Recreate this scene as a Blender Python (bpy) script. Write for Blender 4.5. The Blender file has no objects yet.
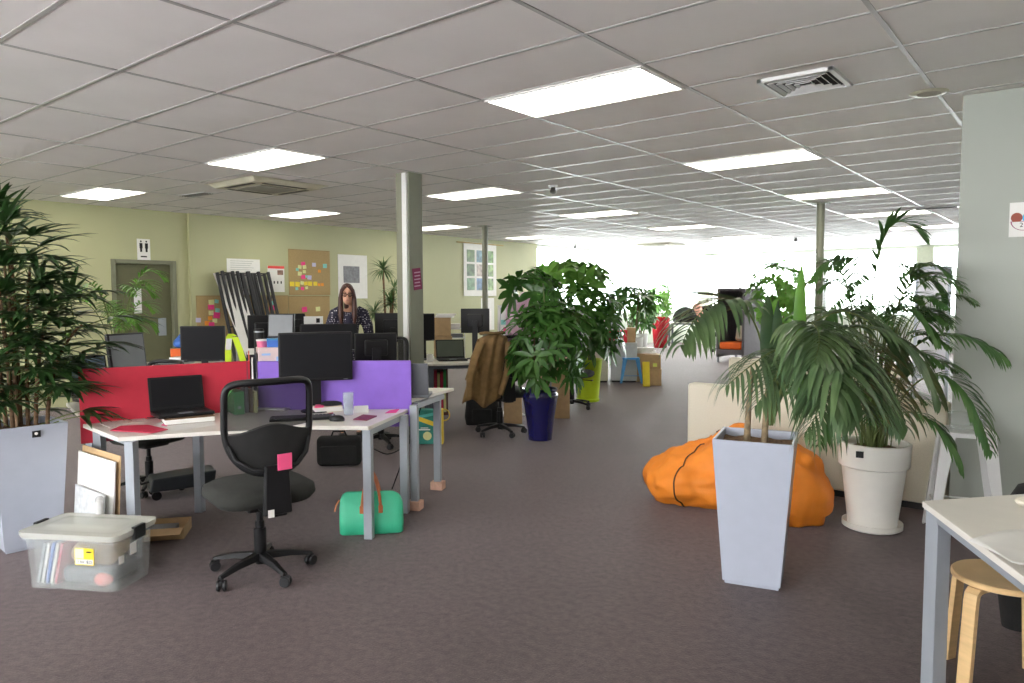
import bpy, math, random
from math import sin, cos, pi, radians as R_, sqrt, atan2
from mathutils import Vector, Matrix, noise

S = bpy.context.scene
COL = S.collection

# ------------------------------------------------------------------ camera, world, exposure
F_PX, YAW, PITCH, ROLL, EYE, CEIL = 726.556, -0.674428, -0.0631962, -0.00306, 1.55, 2.8526
_fw = Vector((sin(YAW) * cos(PITCH), cos(YAW) * cos(PITCH), sin(PITCH)))
_ri0 = Vector((cos(YAW), -sin(YAW), 0)); _up0 = _ri0.cross(_fw)
_ri = _ri0 * cos(ROLL) + _up0 * sin(ROLL); _up = _up0 * cos(ROLL) - _ri0 * sin(ROLL)
camd = bpy.data.cameras.new('camera'); cam = bpy.data.objects.new('camera', camd); COL.objects.link(cam)
camd.sensor_width = 36; camd.lens = F_PX / 1024 * 36; camd.clip_start = .05; camd.clip_end = 200
cam.matrix_world = Matrix(((_ri.x, _up.x, -_fw.x, 0), (_ri.y, _up.y, -_fw.y, 0), (_ri.z, _up.z, -_fw.z, EYE), (0, 0, 0, 1)))
S.camera = cam

def ray(u, v):
    return _ri * ((u - 512) / F_PX) + _up * (-(v - 341.5) / F_PX) + _fw
def G(u, v, z=0.0):                       # point of the plane at height z
    d = ray(u, v); t = (z - EYE) / d.z
    return Vector((d.x * t, d.y * t, z))
def P(u, v, dep):                         # point at a distance along the view axis
    d = ray(u, v) * dep
    return Vector((d.x, d.y, d.z + EYE))
def away(u):                              # rotation whose +Y looks away from the camera
    return -(YAW + math.atan((u - 512) / F_PX))

W = bpy.data.worlds.new('overcast_sky'); S.world = W; W.use_nodes = True
_bg = W.node_tree.nodes['Background']; _bg.inputs[0].default_value = (.98, .985, 1.0, 1); _bg.inputs[1].default_value = 15.0
S.view_settings.view_transform = 'Standard'; S.view_settings.look = 'None'
S.view_settings.exposure = 0.22; S.view_settings.gamma = 1; S.view_settings.use_curve_mapping = False
PANEL = 9.0                               # strength of the fluorescent ceiling panels
S.cycles.use_denoising = True
S.cycles.max_bounces = 10; S.cycles.diffuse_bounces = 5; S.cycles.transparent_max_bounces = 24
S.cycles.sample_clamp_indirect = 6

# ------------------------------------------------------------------ materials
MATS = {}
def mat(name, c, rough=.6, metal=0, var=.06, scale=12, bump=0, bscale=60, spec=.5, emit=0, trans=0, coat=0, stretch=None, alpha=1):
    if name in MATS: return MATS[name]
    m = bpy.data.materials.new(name); m.use_nodes = True; nt = m.node_tree; b = nt.nodes['Principled BSDF']
    c = tuple(c)
    tc = nt.nodes.new('ShaderNodeTexCoord'); mp = nt.nodes.new('ShaderNodeMapping')
    nt.links.new(tc.outputs['Object'], mp.inputs[0])
    if stretch: mp.inputs['Scale'].default_value = stretch
    n = nt.nodes.new('ShaderNodeTexNoise'); n.inputs['Scale'].default_value = scale; n.inputs['Detail'].default_value = 3
    nt.links.new(mp.outputs[0], n.inputs[0])
    rp = nt.nodes.new('ShaderNodeValToRGB')
    rp.color_ramp.elements[0].position = .3; rp.color_ramp.elements[1].position = .7
    rp.color_ramp.elements[0].color = tuple(max(0, x * (1 - var)) for x in c) + (1,)
    rp.color_ramp.elements[1].color = tuple(min(1, x * (1 + var)) for x in c) + (1,)
    nt.links.new(n.outputs[0], rp.inputs[0]); nt.links.new(rp.outputs[0], b.inputs['Base Color'])
    b.inputs['Roughness'].default_value = rough; b.inputs['Metallic'].default_value = metal
    b.inputs['Specular IOR Level'].default_value = spec
    b.inputs['Coat Weight'].default_value = coat; b.inputs['Coat Roughness'].default_value = .08
    if trans: b.inputs['Transmission Weight'].default_value = trans; b.inputs['IOR'].default_value = 1.45
    if alpha < 1: b.inputs['Alpha'].default_value = alpha
    if emit: b.inputs['Emission Color'].default_value = c + (1,); b.inputs['Emission Strength'].default_value = emit
    if bump:
        n2 = nt.nodes.new('ShaderNodeTexNoise'); n2.inputs['Scale'].default_value = bscale; n2.inputs['Detail'].default_value = 4
        nt.links.new(mp.outputs[0], n2.inputs[0])
        bp = nt.nodes.new('ShaderNodeBump'); bp.inputs['Strength'].default_value = bump; bp.inputs['Distance'].default_value = .01
        nt.links.new(n2.outputs[0], bp.inputs['Height']); nt.links.new(bp.outputs[0], b.inputs['Normal'])
    MATS[name] = m; return m
def nodes_of(m): return m.node_tree, m.node_tree.nodes['Principled BSDF']

CARPET = mat('carpet', (.115, .083, .085), .62, var=.0, spec=.45)
def _carpet():
    nt, b = nodes_of(CARPET)
    tc = nt.nodes.new('ShaderNodeTexCoord')
    a = nt.nodes.new('ShaderNodeTexNoise'); a.inputs['Scale'].default_value = 140; a.inputs['Detail'].default_value = 2
    c = nt.nodes.new('ShaderNodeTexNoise'); c.inputs['Scale'].default_value = .9; c.inputs['Detail'].default_value = 5
    d = nt.nodes.new('ShaderNodeTexNoise'); d.inputs['Scale'].default_value = 26; d.inputs['Detail'].default_value = 4
    for k in (a, c, d): nt.links.new(tc.outputs['Object'], k.inputs[0])
    m1 = nt.nodes.new('ShaderNodeMath'); m1.operation = 'MULTIPLY_ADD'; m1.inputs[1].default_value = .5
    nt.links.new(c.outputs[0], m1.inputs[0]); nt.links.new(d.outputs[0], m1.inputs[2])
    m2 = nt.nodes.new('ShaderNodeMath'); m2.operation = 'MULTIPLY_ADD'; m2.inputs[1].default_value = .9
    nt.links.new(a.outputs[0], m2.inputs[0]); nt.links.new(m1.outputs[0], m2.inputs[2])
    rp = nt.nodes.new('ShaderNodeValToRGB'); rp.color_ramp.elements[0].position = .85; rp.color_ramp.elements[1].position = 1.45 / 1.45
    mm = nt.nodes.new('ShaderNodeMapRange'); mm.inputs['From Min'].default_value = .75; mm.inputs['From Max'].default_value = 1.6
    nt.links.new(m2.outputs[0], mm.inputs[0])
    rp.color_ramp.elements[0].position = .1; rp.color_ramp.elements[1].position = .9
    rp.color_ramp.elements[0].color = (.030, .021, .023, 1); rp.color_ramp.elements[1].color = (.110, .080, .079, 1)
    nt.links.new(mm.outputs[0], rp.inputs[0]); nt.links.new(rp.outputs[0], b.inputs['Base Color'])
    bp = nt.nodes.new('ShaderNodeBump'); bp.inputs['Strength'].default_value = .6; bp.inputs['Distance'].default_value = .006
    nt.links.new(a.outputs[0], bp.inputs['Height']); nt.links.new(bp.outputs[0], b.inputs['Normal'])
_carpet()
_b = nodes_of(CARPET)[1]; _b.inputs['Sheen Weight'].default_value = .30; _b.inputs['Sheen Roughness'].default_value = .28; _b.inputs['Sheen Tint'].default_value = (1, .86, .88, 1)
TILE = mat('ceiling_tile', (.88, .845, .83), .75, var=.03, scale=2.0, bump=.15, bscale=220, spec=.3)
GRID = mat('ceiling_grid_metal', (.44, .425, .42), .30, var=.02, spec=.5)
WALLG = mat('green_wall_paint', (.44, .44, .255), .55, var=.02, scale=2, bump=.05, bscale=200)
WALLW = mat('grey_green_wall_paint', (.37, .395, .35), .5, var=.02, scale=2, bump=.05, bscale=200)
OLIVE = mat('olive_paint', (.185, .19, .125), .45, var=.03)
COLUMN = mat('column_olive_paint', (.22, .225, .165), .45, var=.03)
DOORM = mat('door_olive', (.125, .125, .065), .5, var=.04)
SILL = mat('pale_green_sill_wall', (.50, .54, .46), .5, var=.03)
WFRAME = mat('window_frame', (.75, .78, .78), .4)
WHITE = mat('white_laminate', (.77, .735, .67), .35, var=.02)
WHITEP = mat('white_plastic', (.78, .78, .77), .3, var=.02)
GLOSSW = mat('glossy_white_fibreglass', (.43, .46, .54), .25, var=.02, coat=.3)
CREAMPOT = mat('cream_plastic', (.88, .855, .79), .3, var=.02)
GREYMETAL = mat('grey_powder_coat', (.36, .39, .43), .35, .3, var=.03)
DGREYMETAL = mat('dark_grey_powder_coat', (.10, .115, .14), .4, .3, var=.03)
BLACK = mat('black_plastic', (.010, .010, .011), .42, var=.1, spec=.3)
BLACKM = mat('black_matte_frame', (.010, .010, .012), .5, var=.1)
SCREEN = mat('screen_glass', (.010, .010, .012), .55, var=.05, spec=.15)
GREYSC = mat('grey_screen_painted_glare', (.10, .11, .12), .3, var=.05)  # screen glare put into the base colour as an even grey
FABBLK = mat('black_fabric', (.013, .013, .013), .95, var=.2, bump=.4, bscale=400)
FABCHAR = mat('charcoal_seat_fabric', (.020, .021, .018), .92, var=.2, bump=.4, bscale=300)
LAPGREY = mat('laptop_grey', (.17, .18, .20), .35, .3, var=.04)
RED = mat('red_screen_fabric', (.56, .022, .050), .65, var=.04, bump=.15, bscale=400)
PURPLE = mat('purple_screen_fabric', (.235, .115, .56), .6, var=.04, bump=.15, bscale=400)
PINK = mat('pink_sticky_paper', (.90, .10, .26), .6, var=.03)
HOTPINK = mat('hot_pink_paper', (.90, .06, .28), .6, var=.03)
REDP = mat('red_paper', (.55, .025, .07), .5, var=.05)
PAPER = mat('white_paper', (.82, .81, .78), .6, var=.03)
LILAC = mat('lilac_paper', (.55, .52, .72), .6, var=.03)
TEAL = mat('teal_paper', (.25, .62, .55), .6)
YELLOW = mat('yellow_paper', (.85, .66, .04), .6)
PALEY = mat('pale_yellow_paper', (.72, .72, .34), .6)
ORANGE = mat('orange_paper', (.88, .32, .03), .6)
BLUEP = mat('blue_card', (.05, .16, .55), .5)
BURLAP = mat('burlap', (.42, .30, .14), .95, var=.16, scale=90, bump=.4, bscale=300)
KRAFT = mat('cardboard', (.50, .34, .18), .8, var=.07, scale=18)
WOODL = mat('birch_plywood', (.66, .45, .22), .4, var=.08, scale=8, stretch=(1, 1, 8))
WOODBLK = mat('pink_stained_wood_block', (.62, .38, .28), .7, var=.12, scale=30)
BROWNL = mat('tan_leather', (.42, .12, .035), .45, var=.1)
MINT = mat('mint_leather', (.045, .46, .26), .45, var=.05, bump=.12, bscale=140)
SOIL = mat('bark_soil', (.16, .09, .045), .95, var=.5, scale=60, bump=.8, bscale=80)
CREAMFAB = mat('cream_woven_fabric', (.74, .69, .57), .9, var=.06, scale=120, bump=.4, bscale=350)
ORANGEFAB = mat('orange_canvas', (.80, .24, .02), .62, var=.05, bump=.18, bscale=60)
SEAM = mat('dark_seam_piping', (.07, .03, .015), .7)
BLUEPOT = mat('cobalt_glaze', (.005, .005, .085), .07, var=.05, coat=1.0)
LIME = mat('lime_plastic', (.55, .72, .02), .35, var=.03)
REDPOT = mat('red_glaze', (.36, .010, .018), .15, coat=.6)
SKYBLUE = mat('sky_blue_metal', (.07, .30, .66), .35, .1)
SUEDE = mat('brown_suede', (.215, .13, .05), .9, var=.15, scale=20, bump=.3, bscale=200)
PINKFAB = mat('dusty_pink_blanket', (.62, .42, .52), .9, var=.06, bump=.4, bscale=50)
STEM = mat('green_stem', (.13, .17, .05), .6, var=.2)
CANE = mat('brown_cane', (.16, .09, .045), .8, var=.3, scale=40)
SKIN = mat('skin', (.62, .33, .22), .5, var=.05)
HAIR = mat('auburn_hair', (.055, .017, .010), .45, var=.35, scale=6, stretch=(30, 30, 1))
HIVIS = mat('hi_vis_yellow', (.62, .86, .02), .5, emit=0)
SILVER = mat('silver_reflective_tape', (.85, .86, .88), .25, .2)
MAROON = mat('maroon_flyer', (.22, .012, .075), .5)
def leafmat(name, c1, c2, rough=.32, trans=.12):
    m = bpy.data.materials.new(name); m.use_nodes = True; nt = m.node_tree; b = nt.nodes['Principled BSDF']
    tc = nt.nodes.new('ShaderNodeTexCoord'); n = nt.nodes.new('ShaderNodeTexNoise'); n.inputs['Scale'].default_value = 5
    nt.links.new(tc.outputs['Object'], n.inputs[0])
    rp = nt.nodes.new('ShaderNodeValToRGB'); rp.color_ramp.elements[0].position = .32; rp.color_ramp.elements[1].position = .7
    rp.color_ramp.elements[0].color = c1 + (1,); rp.color_ramp.elements[1].color = c2 + (1,)
    nt.links.new(n.outputs[0], rp.inputs[0]); nt.links.new(rp.outputs[0], b.inputs['Base Color'])
    b.inputs['Roughness'].default_value = rough
    tr = nt.nodes.new('ShaderNodeBsdfTranslucent'); nt.links.new(rp.outputs[0], tr.inputs[0])
    mx = nt.nodes.new('ShaderNodeMixShader'); mx.inputs[0].default_value = trans
    nt.links.new(b.outputs[0], mx.inputs[1]); nt.links.new(tr.outputs[0], mx.inputs[2])
    nt.links.new(mx.outputs[0], nt.nodes['Material Output'].inputs[0]); return m
RHAPIS = leafmat('rhapis_leaf', (.022, .062, .018), (.055, .13, .035))
KENTIA = leafmat('kentia_leaf', (.045, .095, .04), (.12, .19, .07), .38)
BAMBOO = leafmat('bamboo_palm_leaf', (.04, .12, .03), (.10, .21, .05), .4, .2)
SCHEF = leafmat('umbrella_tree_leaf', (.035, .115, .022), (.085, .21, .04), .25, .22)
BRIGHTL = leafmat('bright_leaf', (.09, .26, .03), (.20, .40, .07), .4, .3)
DRAC = leafmat('dracaena_leaf', (.06, .13, .04), (.13, .22, .07), .45)
def glassy(name, col, f_trans, rough=.05, diff=None):
    m = bpy.data.materials.new(name); m.use_nodes = True; nt = m.node_tree; b = nt.nodes['Principled BSDF']
    n = nt.nodes.new('ShaderNodeTexNoise'); n.inputs['Scale'].default_value = 4
    mr = nt.nodes.new('ShaderNodeMapRange'); mr.inputs['To Min'].default_value = f_trans - .04; mr.inputs['To Max'].default_value = f_trans + .04
    nt.links.new(n.outputs[0], mr.inputs[0])
    b.inputs['Base Color'].default_value = (diff or col) + (1,); b.inputs['Roughness'].default_value = rough
    t = nt.nodes.new('ShaderNodeBsdfTransparent'); t.inputs[0].default_value = col + (1,)
    mx = nt.nodes.new('ShaderNodeMixShader'); nt.links.new(mr.outputs[0], mx.inputs[0])
    nt.links.new(b.outputs[0], mx.inputs[1]); nt.links.new(t.outputs[0], mx.inputs[2])
    nt.links.new(mx.outputs[0], nt.nodes['Material Output'].inputs[0]); MATS[name] = m; return m
CLEAR = glassy('clear_storage_plastic', (.95, .97, .97), .80, .15, (.75, .76, .75))
LIDM = glassy('milky_lid_plastic', (.97, .97, .95), .50, .25, (.78, .78, .72))
PANE = glassy('window_glass', (.97, 1, .99), .93, .02, (.5, .5, .5))
TUMBLER = glassy('tumbler_glass', (.93, .96, .97), .72, .03, (.75, .8, .82))
MESHF = glassy('black_chair_mesh', (.40, .40, .40), .48, .6, (.02, .02, .022))
def emis(name, c, s):
    m = bpy.data.materials.new(name); m.use_nodes = True; nt = m.node_tree; nt.nodes.clear()
    e = nt.nodes.new('ShaderNodeEmission'); e.inputs[0].default_value = c + (1,); e.inputs[1].default_value = s
    # egg-crate cells of the fixture: bright cells, a little dimmer blades between
    tc = nt.nodes.new('ShaderNodeTexCoord'); br = nt.nodes.new('ShaderNodeTexBrick')
    br.offset = 0; br.inputs['Scale'].default_value = 1; br.inputs['Brick Width'].default_value = .085; br.inputs['Row Height'].default_value = .14
    br.inputs['Mortar Size'].default_value = .006; br.inputs['Color1'].default_value = (1, 1, 1, 1); br.inputs['Color2'].default_value = (1, 1, 1, 1)
    br.inputs['Mortar'].default_value = (.05, .047, .04, 1)
    nt.links.new(tc.outputs['Object'], br.inputs[0])
    mu = nt.nodes.new('ShaderNodeMix'); mu.data_type = 'RGBA'; mu.blend_type = 'MULTIPLY'; mu.inputs[0].default_value = 1
    mu.inputs[6].default_value = c + (1,); nt.links.new(br.outputs[0], mu.inputs[7]); nt.links.new(mu.outputs[2], e.inputs[0])
    o = nt.nodes.new('ShaderNodeOutputMaterial'); nt.links.new(e.outputs[0], o.inputs[0]); return m
GLOW = emis('fluorescent_diffuser', (1.0, .96, .84), PANEL)

# ------------------------------------------------------------------ mesh builder
class MB:
    def __init__(s): s.v = []; s.f = []; s.m = []
    def add(s, vs, fs, mi=0):
        o = len(s.v); s.v += [tuple(x) for x in vs]
        for f in fs: s.f.append([i + o for i in f]); s.m.append(mi)
        return s
    def obox(s, c, size, M=None, mi=0, taper=1.0):
        M = M or Matrix(); c = Vector(c); hx, hy, hz = (k / 2 for k in size); vs = []
        for z, t in ((-hz, taper), (hz, 1)):
            for x, y in ((-hx, -hy), (hx, -hy), (hx, hy), (-hx, hy)):
                vs.append(c + (M @ Vector((x * t, y * t, z))))
        return s.add(vs, [(3, 2, 1, 0), (4, 5, 6, 7), (0, 1, 5, 4), (1, 2, 6, 5), (2, 3, 7, 6), (3, 0, 4, 7)], mi)
    def box(s, x0, x1, y0, y1, z0, z1, mi=0):
        return s.obox(((x0 + x1) / 2, (y0 + y1) / 2, (z0 + z1) / 2), (x1 - x0, y1 - y0, z1 - z0), mi=mi)
    def rings(s, rs, mi=0, cap=True, closed=True):
        n = len(rs[0]); o = len(s.v)
        for r in rs: s.v += [tuple(p) for p in r]
        for i in range(len(rs) - 1):
            for k in range(n if closed else n - 1):
                a = o + i * n + k; b = o + i * n + (k + 1) % n
                s.f.append([a, b, b + n, a + n]); s.m.append(mi)
        if cap and closed:
            s.f.append([o + k for k in range(n)][::-1]); s.m.append(mi)
            e = o + (len(rs) - 1) * n; s.f.append([e + k for k in range(n)]); s.m.append(mi)
        return s
    def tube(s, pts, rad, n=8, mi=0, cap=True, flat=1.0):
        pts = [Vector(p) for p in pts]; rs = []; N = len(pts)
        rad = rad if isinstance(rad, (list, tuple)) else [rad] * N
        ref = None
        for i, p in enumerate(pts):
            t = (pts[min(i + 1, N - 1)] - pts[max(i - 1, 0)]).normalized()
            if ref is None:
                ref = Vector((0, 0, 1)) if abs(t.z) < .9 else Vector((1, 0, 0))
            a = t.cross(ref).normalized(); b = a.cross(t).normalized(); ref = b
            rs.append([p + (a * cos(2 * pi * k / n) + b * sin(2 * pi * k / n) * flat) * rad[i] for k in range(n)])
        return s.rings([r[::-1] for r in rs] if False else rs, mi, cap)
    def lathe(s, prof, n=32, c=(0, 0, 0), mi=0, cap=True, M=None):
        c = Vector(c); rs = []
        for r, z in prof:
            ring = [Vector((r * cos(2 * pi * k / n), r * sin(2 * pi * k / n), z)) for k in range(n)]
            if M: ring = [M @ q for q in ring]
            rs.append([c + q for q in ring])
        return s.rings(rs, mi, cap)
    def prism(s, poly, z0, z1, mi=0):
        a = sum(poly[i][0] * poly[(i + 1) % len(poly)][1] - poly[(i + 1) % len(poly)][0] * poly[i][1] for i in range(len(poly)))
        if a < 0: poly = poly[::-1]
        return s.rings([[(x, y, z0) for x, y in poly], [(x, y, z1) for x, y in poly]], mi)
    def ball(s, c, r, n=12, m=8, M=None, mi=0):
        r = r if isinstance(r, (list, tuple)) else (r, r, r); c = Vector(c); rs = []
        for i in range(m + 1):
            th = pi * (i + .02) / (m + .04) - pi / 2
            ring = [Vector((r[0] * cos(th) * cos(2 * pi * k / n), r[1] * cos(th) * sin(2 * pi * k / n), r[2] * sin(th))) for k in range(n)]
            if M: ring = [M @ q for q in ring]
            rs.append([c + q for q in ring])
        return s.rings(rs, mi)
    def rbox(s, c, size, rad=.03, M=None, mi=0, n=5):            # box with round vertical and horizontal edges
        hx, hy, hz = (k / 2 for k in size); c = Vector(c); rs = []
        rad = min(rad, hx * .98, hy * .98, hz * .98)
        for side in (-1, 1):
            ang = [k / n * pi / 2 for k in range(n + 1)]
            if side < 0: ang = ang[::-1]
            for a in ang:
                ins = rad * (1 - cos(a)); z = side * (hz - rad + rad * sin(a)); ring = []
                for cx, cy, a0 in ((1, 1, 0), (-1, 1, pi / 2), (-1, -1, pi), (1, -1, 3 * pi / 2)):
                    for j in range(n + 1):
                        q = a0 + j / n * pi / 2
                        ring.append(Vector((cx * (hx - rad) + (rad - ins) * cos(q), cy * (hy - rad) + (rad - ins) * sin(q), z)))
                if M: ring = [M @ q for q in ring]
                rs.append([c + q for q in ring])
        return s.rings(rs, mi)
    def build(s, name, m, parent=None, bevel=0, smooth=None, loc=None, sub=0):
        me = bpy.data.meshes.new(name); me.from_pydata(s.v, [], s.f)
        for x in (m if isinstance(m, (list, tuple)) else [m]): me.materials.append(x)
        me.polygons.foreach_set('material_index', s.m)
        if smooth is not None:
            me.polygons.foreach_set('use_smooth', [True] * len(me.polygons))
            if smooth < 180: me.set_sharp_from_angle(angle=R_(smooth))
        me.update()
        o = bpy.data.objects.new(name, me); COL.objects.link(o)
        if parent: o.parent = parent
        if loc is not None: o.location = loc
        if bevel:
            b = o.modifiers.new('bevel', 'BEVEL'); b.width = bevel; b.segments = 2; b.limit_method = 'ANGLE'; b.angle_limit = R_(40)
        if sub:
            q = o.modifiers.new('subdivision', 'SUBSURF'); q.levels = sub; q.render_levels = sub
        return o
def tag(o, label, cat, group=None, kind=None):
    o['label'] = label; o['category'] = cat
    if group: o['group'] = group
    if kind: o['kind'] = kind
    return o
def thing(name, label, cat, loc=(0, 0, 0), rz=0, group=None):
    o = bpy.data.objects.new(name, None); o.empty_display_size = .1; COL.objects.link(o)
    o.location = loc; o.rotation_euler = (0, 0, rz)
    return tag(o, label, cat, group)
def struct(mb, name, m, bevel=0, smooth=None):
    o = mb.build(name, m, bevel=bevel, smooth=smooth); o['kind'] = 'structure'; return o
def copy_tree(o, parent=None):
    c = o.copy(); COL.objects.link(c); c.parent = parent
    for ch in list(o.children): copy_tree(ch, c)
    return c
def Rz(a): return Matrix.Rotation(a, 3, 'Z')
def Rx(a): return Matrix.Rotation(a, 3, 'X')
def Ry(a): return Matrix.Rotation(a, 3, 'Y')
def text(name, s_, size, m, parent, loc, rot=(0, 0, 0), depth=.0006):
    cu = bpy.data.curves.new(name, 'FONT'); cu.body = s_; cu.size = size; cu.extrude = depth; cu.align_x = 'CENTER'; cu.align_y = 'CENTER'
    t = bpy.data.objects.new(name, cu); COL.objects.link(t)
    dg = bpy.context.evaluated_depsgraph_get(); me = bpy.data.meshes.new_from_object(t.evaluated_get(dg))
    bpy.data.objects.remove(t); me.materials.clear(); me.materials.append(m)
    o = bpy.data.objects.new(name, me); COL.objects.link(o); o.parent = parent; o.location = loc; o.rotation_euler = rot
    return o

# ------------------------------------------------------------------ the room
XL, YF, YB, XR = -11.1, 22.0, -3.6, 5.0
struct(MB().box(XL - .3, XR + .3, YB - .3, YF + .3, -.1, 0), 'floor', CARPET)
struct(MB().box(XL - .3, XR + .3, YB - .3, YF + .3, CEIL, CEIL + .12), 'ceiling', TILE)
GX, GY = -4.4404, 1.9332                                       # a node of the ceiling grid (1.2 m by 0.6 m tiles)
g = MB()
x = GX - 1.2 * 5
while x < XR:
    if x > XL + .1: g.box(x - .012, x + .012, YB, YF, CEIL - .004, CEIL + .002)
    x += 1.2
y = GY - .6 * 9
while y < YF:
    g.box(XL, XR, y - .012, y + .012, CEIL - .0035, CEIL + .002)
    y += .6
struct(g, 'trim_1', GRID)
w = MB().box(XL - .3, XL - .06, YB - .3, 4.68, 0, CEIL).box(XL - .3, XL - .06, 4.68, 5.56, 2.06, CEIL)
w.box(XL - .3, XL - .06, 5.56, 5.80, 0, CEIL).box(XL - .3, XL, 5.80, 14.91, 0, CEIL)
w.box(XL - .3, XL - .2, 4.68, 5.56, 0, 2.06)
struct(w, 'wall_left', WALLG)
dr = MB().box(XL - .17, XL - .13, 4.70, 5.54, .01, 2.04)
d1 = struct(dr, 'door_1', DOORM, bevel=.003)
MB().box(XL - .13, XL - .120, 5.33, 5.45, .95, 1.22).build('push_plate', GREYMETAL, d1)
MB().box(XL - .13, XL - .124, 4.98, 5.09, 1.30, 1.68).build('vision_panel', WHITEP, d1)  # plain white stands in for the light seen through the door window
struct(MB().box(XL - .14, XL - .045, 4.64, 4.70, 0, 2.1).box(XL - .14, XL - .045, 5.54, 5.60, 0, 2.1).box(XL - .14, XL - .045, 4.70, 5.54, 2.04, 2.1), 'trim_2', OLIVE, bevel=.004)
struct(MB().box(XL, XL + .015, 5.82, 14.9, 0, .12), 'baseboard_left', OLIVE)
# window walls
SH, WT = .95, 2.79
struct(MB().box(XL - .3, XL, 14.92, YF, 0, SH).box(XL - .3, XL, 14.92, YF, WT, CEIL), 'wall_window_left', SILL)
struct(MB().box(XL - .3, XR + .3, YF, YF + .3, 0, SH).box(XL - .3, XR + .3, YF, YF + .3, WT, CEIL), 'wall_back', SILL)
n = 0
ys = [14.92, 17.3, 19.7, 22.0]
for a, b in zip(ys[:-1], ys[1:]):
    n += 1
    f = MB().box(XL - .2, XL - .13, a, a + .05, SH, WT).box(XL - .2, XL - .13, b - .05, b, SH, WT).box(XL - .2, XL - .13, a + .05, b - .05, SH, SH + .05).box(XL - .2, XL - .13, a + .05, b - .05, WT - .04, WT)
    fr = struct(f, 'window_%d' % n, WFRAME)
    MB().box(XL - .168, XL - .162, a + .05, b - .05, SH + .05, WT - .04).build('pane', PANE, fr)
xs = [XL, -8.6, -6.1, -3.45, -.9, 1.7, XR]
for a, b in zip(xs[:-1], xs[1:]):
    n += 1
    f = MB().box(a, a + .05, YF + .13, YF + .2, SH, WT).box(b - .05, b, YF + .13, YF + .2, SH, WT).box(a + .05, b - .05, YF + .13, YF + .2, SH, SH + .05).box(a + .05, b - .05, YF + .13, YF + .2, WT - .04, WT)
    fr = struct(f, 'window_%d' % n, WFRAME)
    MB().box(a + .05, b - .05, YF + .162, YF + .168, SH + .05, WT - .04).build('pane', PANE, fr)
PALEG = mat('pale_pillar_paint', (.52, .56, .43), .5)
for k, (x0, x1) in enumerate(((-9.83, -9.43), (-3.70, -3.30))):
    struct(MB().box(x0, x1, YF - .28, YF - .001, 0, WT), 'trim_%d' % (4 + k), PALEG, bevel=.01)
# the wall block on the right and the unseen enclosure behind the camera
struct(MB().box(-.72, XR + .3, 5.66, 7.9, 0, CEIL), 'wall_right', WALLW, bevel=.004)
struct(MB().box(XR, XR + .3, YB - .3, 5.66, 0, CEIL).box(XR, XR + .3, 7.9, YF, 0, CEIL), 'wall_side', WALLW)
struct(MB().box(XL - .06, XR, YB - .3, YB, 0, 1.0).box(XL - .06, XR, YB - .3, YB, 2.4, CEIL).box(XL - .06, -9.6, YB - .3, YB, 1.0, 2.4).box(2.0, XR, YB - .3, YB, 1.0, 2.4), 'wall_front', WALLW)  # window openings added behind the camera to let in fill daylight
def added_fill_window(a, b, horizontal):  # frame of an added, unseen window that brightens ceiling and facing surfaces
    global n
    n += 1; f = MB(); B = f.box
    for (p0, p1, z0, z1) in ((a, a + .05, 1.0, 2.4), (b - .05, b, 1.0, 2.4), (a + .05, b - .05, 1.0, 1.05), (a + .05, b - .05, 2.35, 2.4)):
        if horizontal: B(p0, p1, YB - .2, YB - .13, z0, z1)
        else: B(XR + .13, XR + .2, p0, p1, z0, z1)
    struct(f, 'window_%d' % n, WFRAME)
xs = [-9.6, -6.7, -3.8, -.9, 2.0]
for a, b in zip(xs[:-1], xs[1:]): added_fill_window(a, b, True)
struct(MB().box(-.715, XR, 5.645, 5.66, 0, .10).box(-.735, -.72, 5.645, 7.9, 0, .10), 'baseboard_right', mat('pale_baseboard', (.48, .52, .47), .45))

# steel columns
c1 = thing('steel_column', 'thick olive square column with a pale cable trunking, nearest the desks', 'column', (-5.77, 5.46, 0))
MB().box(-.10, .10, -.10, .10, 0, CEIL).build('post', COLUMN, c1, bevel=.006)
MB().box(.015, .085, -.125, -.10, .3, CEIL - .01).build('cable_trunking', WHITEP, c1, bevel=.003)
for x, y, lb in ((-8.95, 10.39, 'thin olive round column standing before the hanging photo banner'), (-3.08, 10.9, 'thin olive round column rising behind the two big palms')):
    t = thing('steel_column', lb, 'column', (x, y, 0))
    MB().lathe([(.055, 0), (.055, CEIL)], 20).build('post', COLUMN, t, smooth=40)
    MB().box(-.10, .10, -.10, .10, CEIL - .012, CEIL - .004).build('cap_plate', COLUMN, t)
t = thing('flyer', 'maroon folded flyer taped to the side of the thick column', 'flyer', (-5.77 + .108, 5.46, 0))
MB().obox((.0, .0, 1.73), (.004, .12, .23), Rx(.12)).build('sheet', MAROON, t)
for k in range(5): MB().obox((.003, .0, 1.80 - .036 * k), (.002, .09 - .01 * (k % 2), .012), Rx(.12)).build('print_line', mat('pale_mauve_print', (.55, .3, .42), .6), t)

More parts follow.
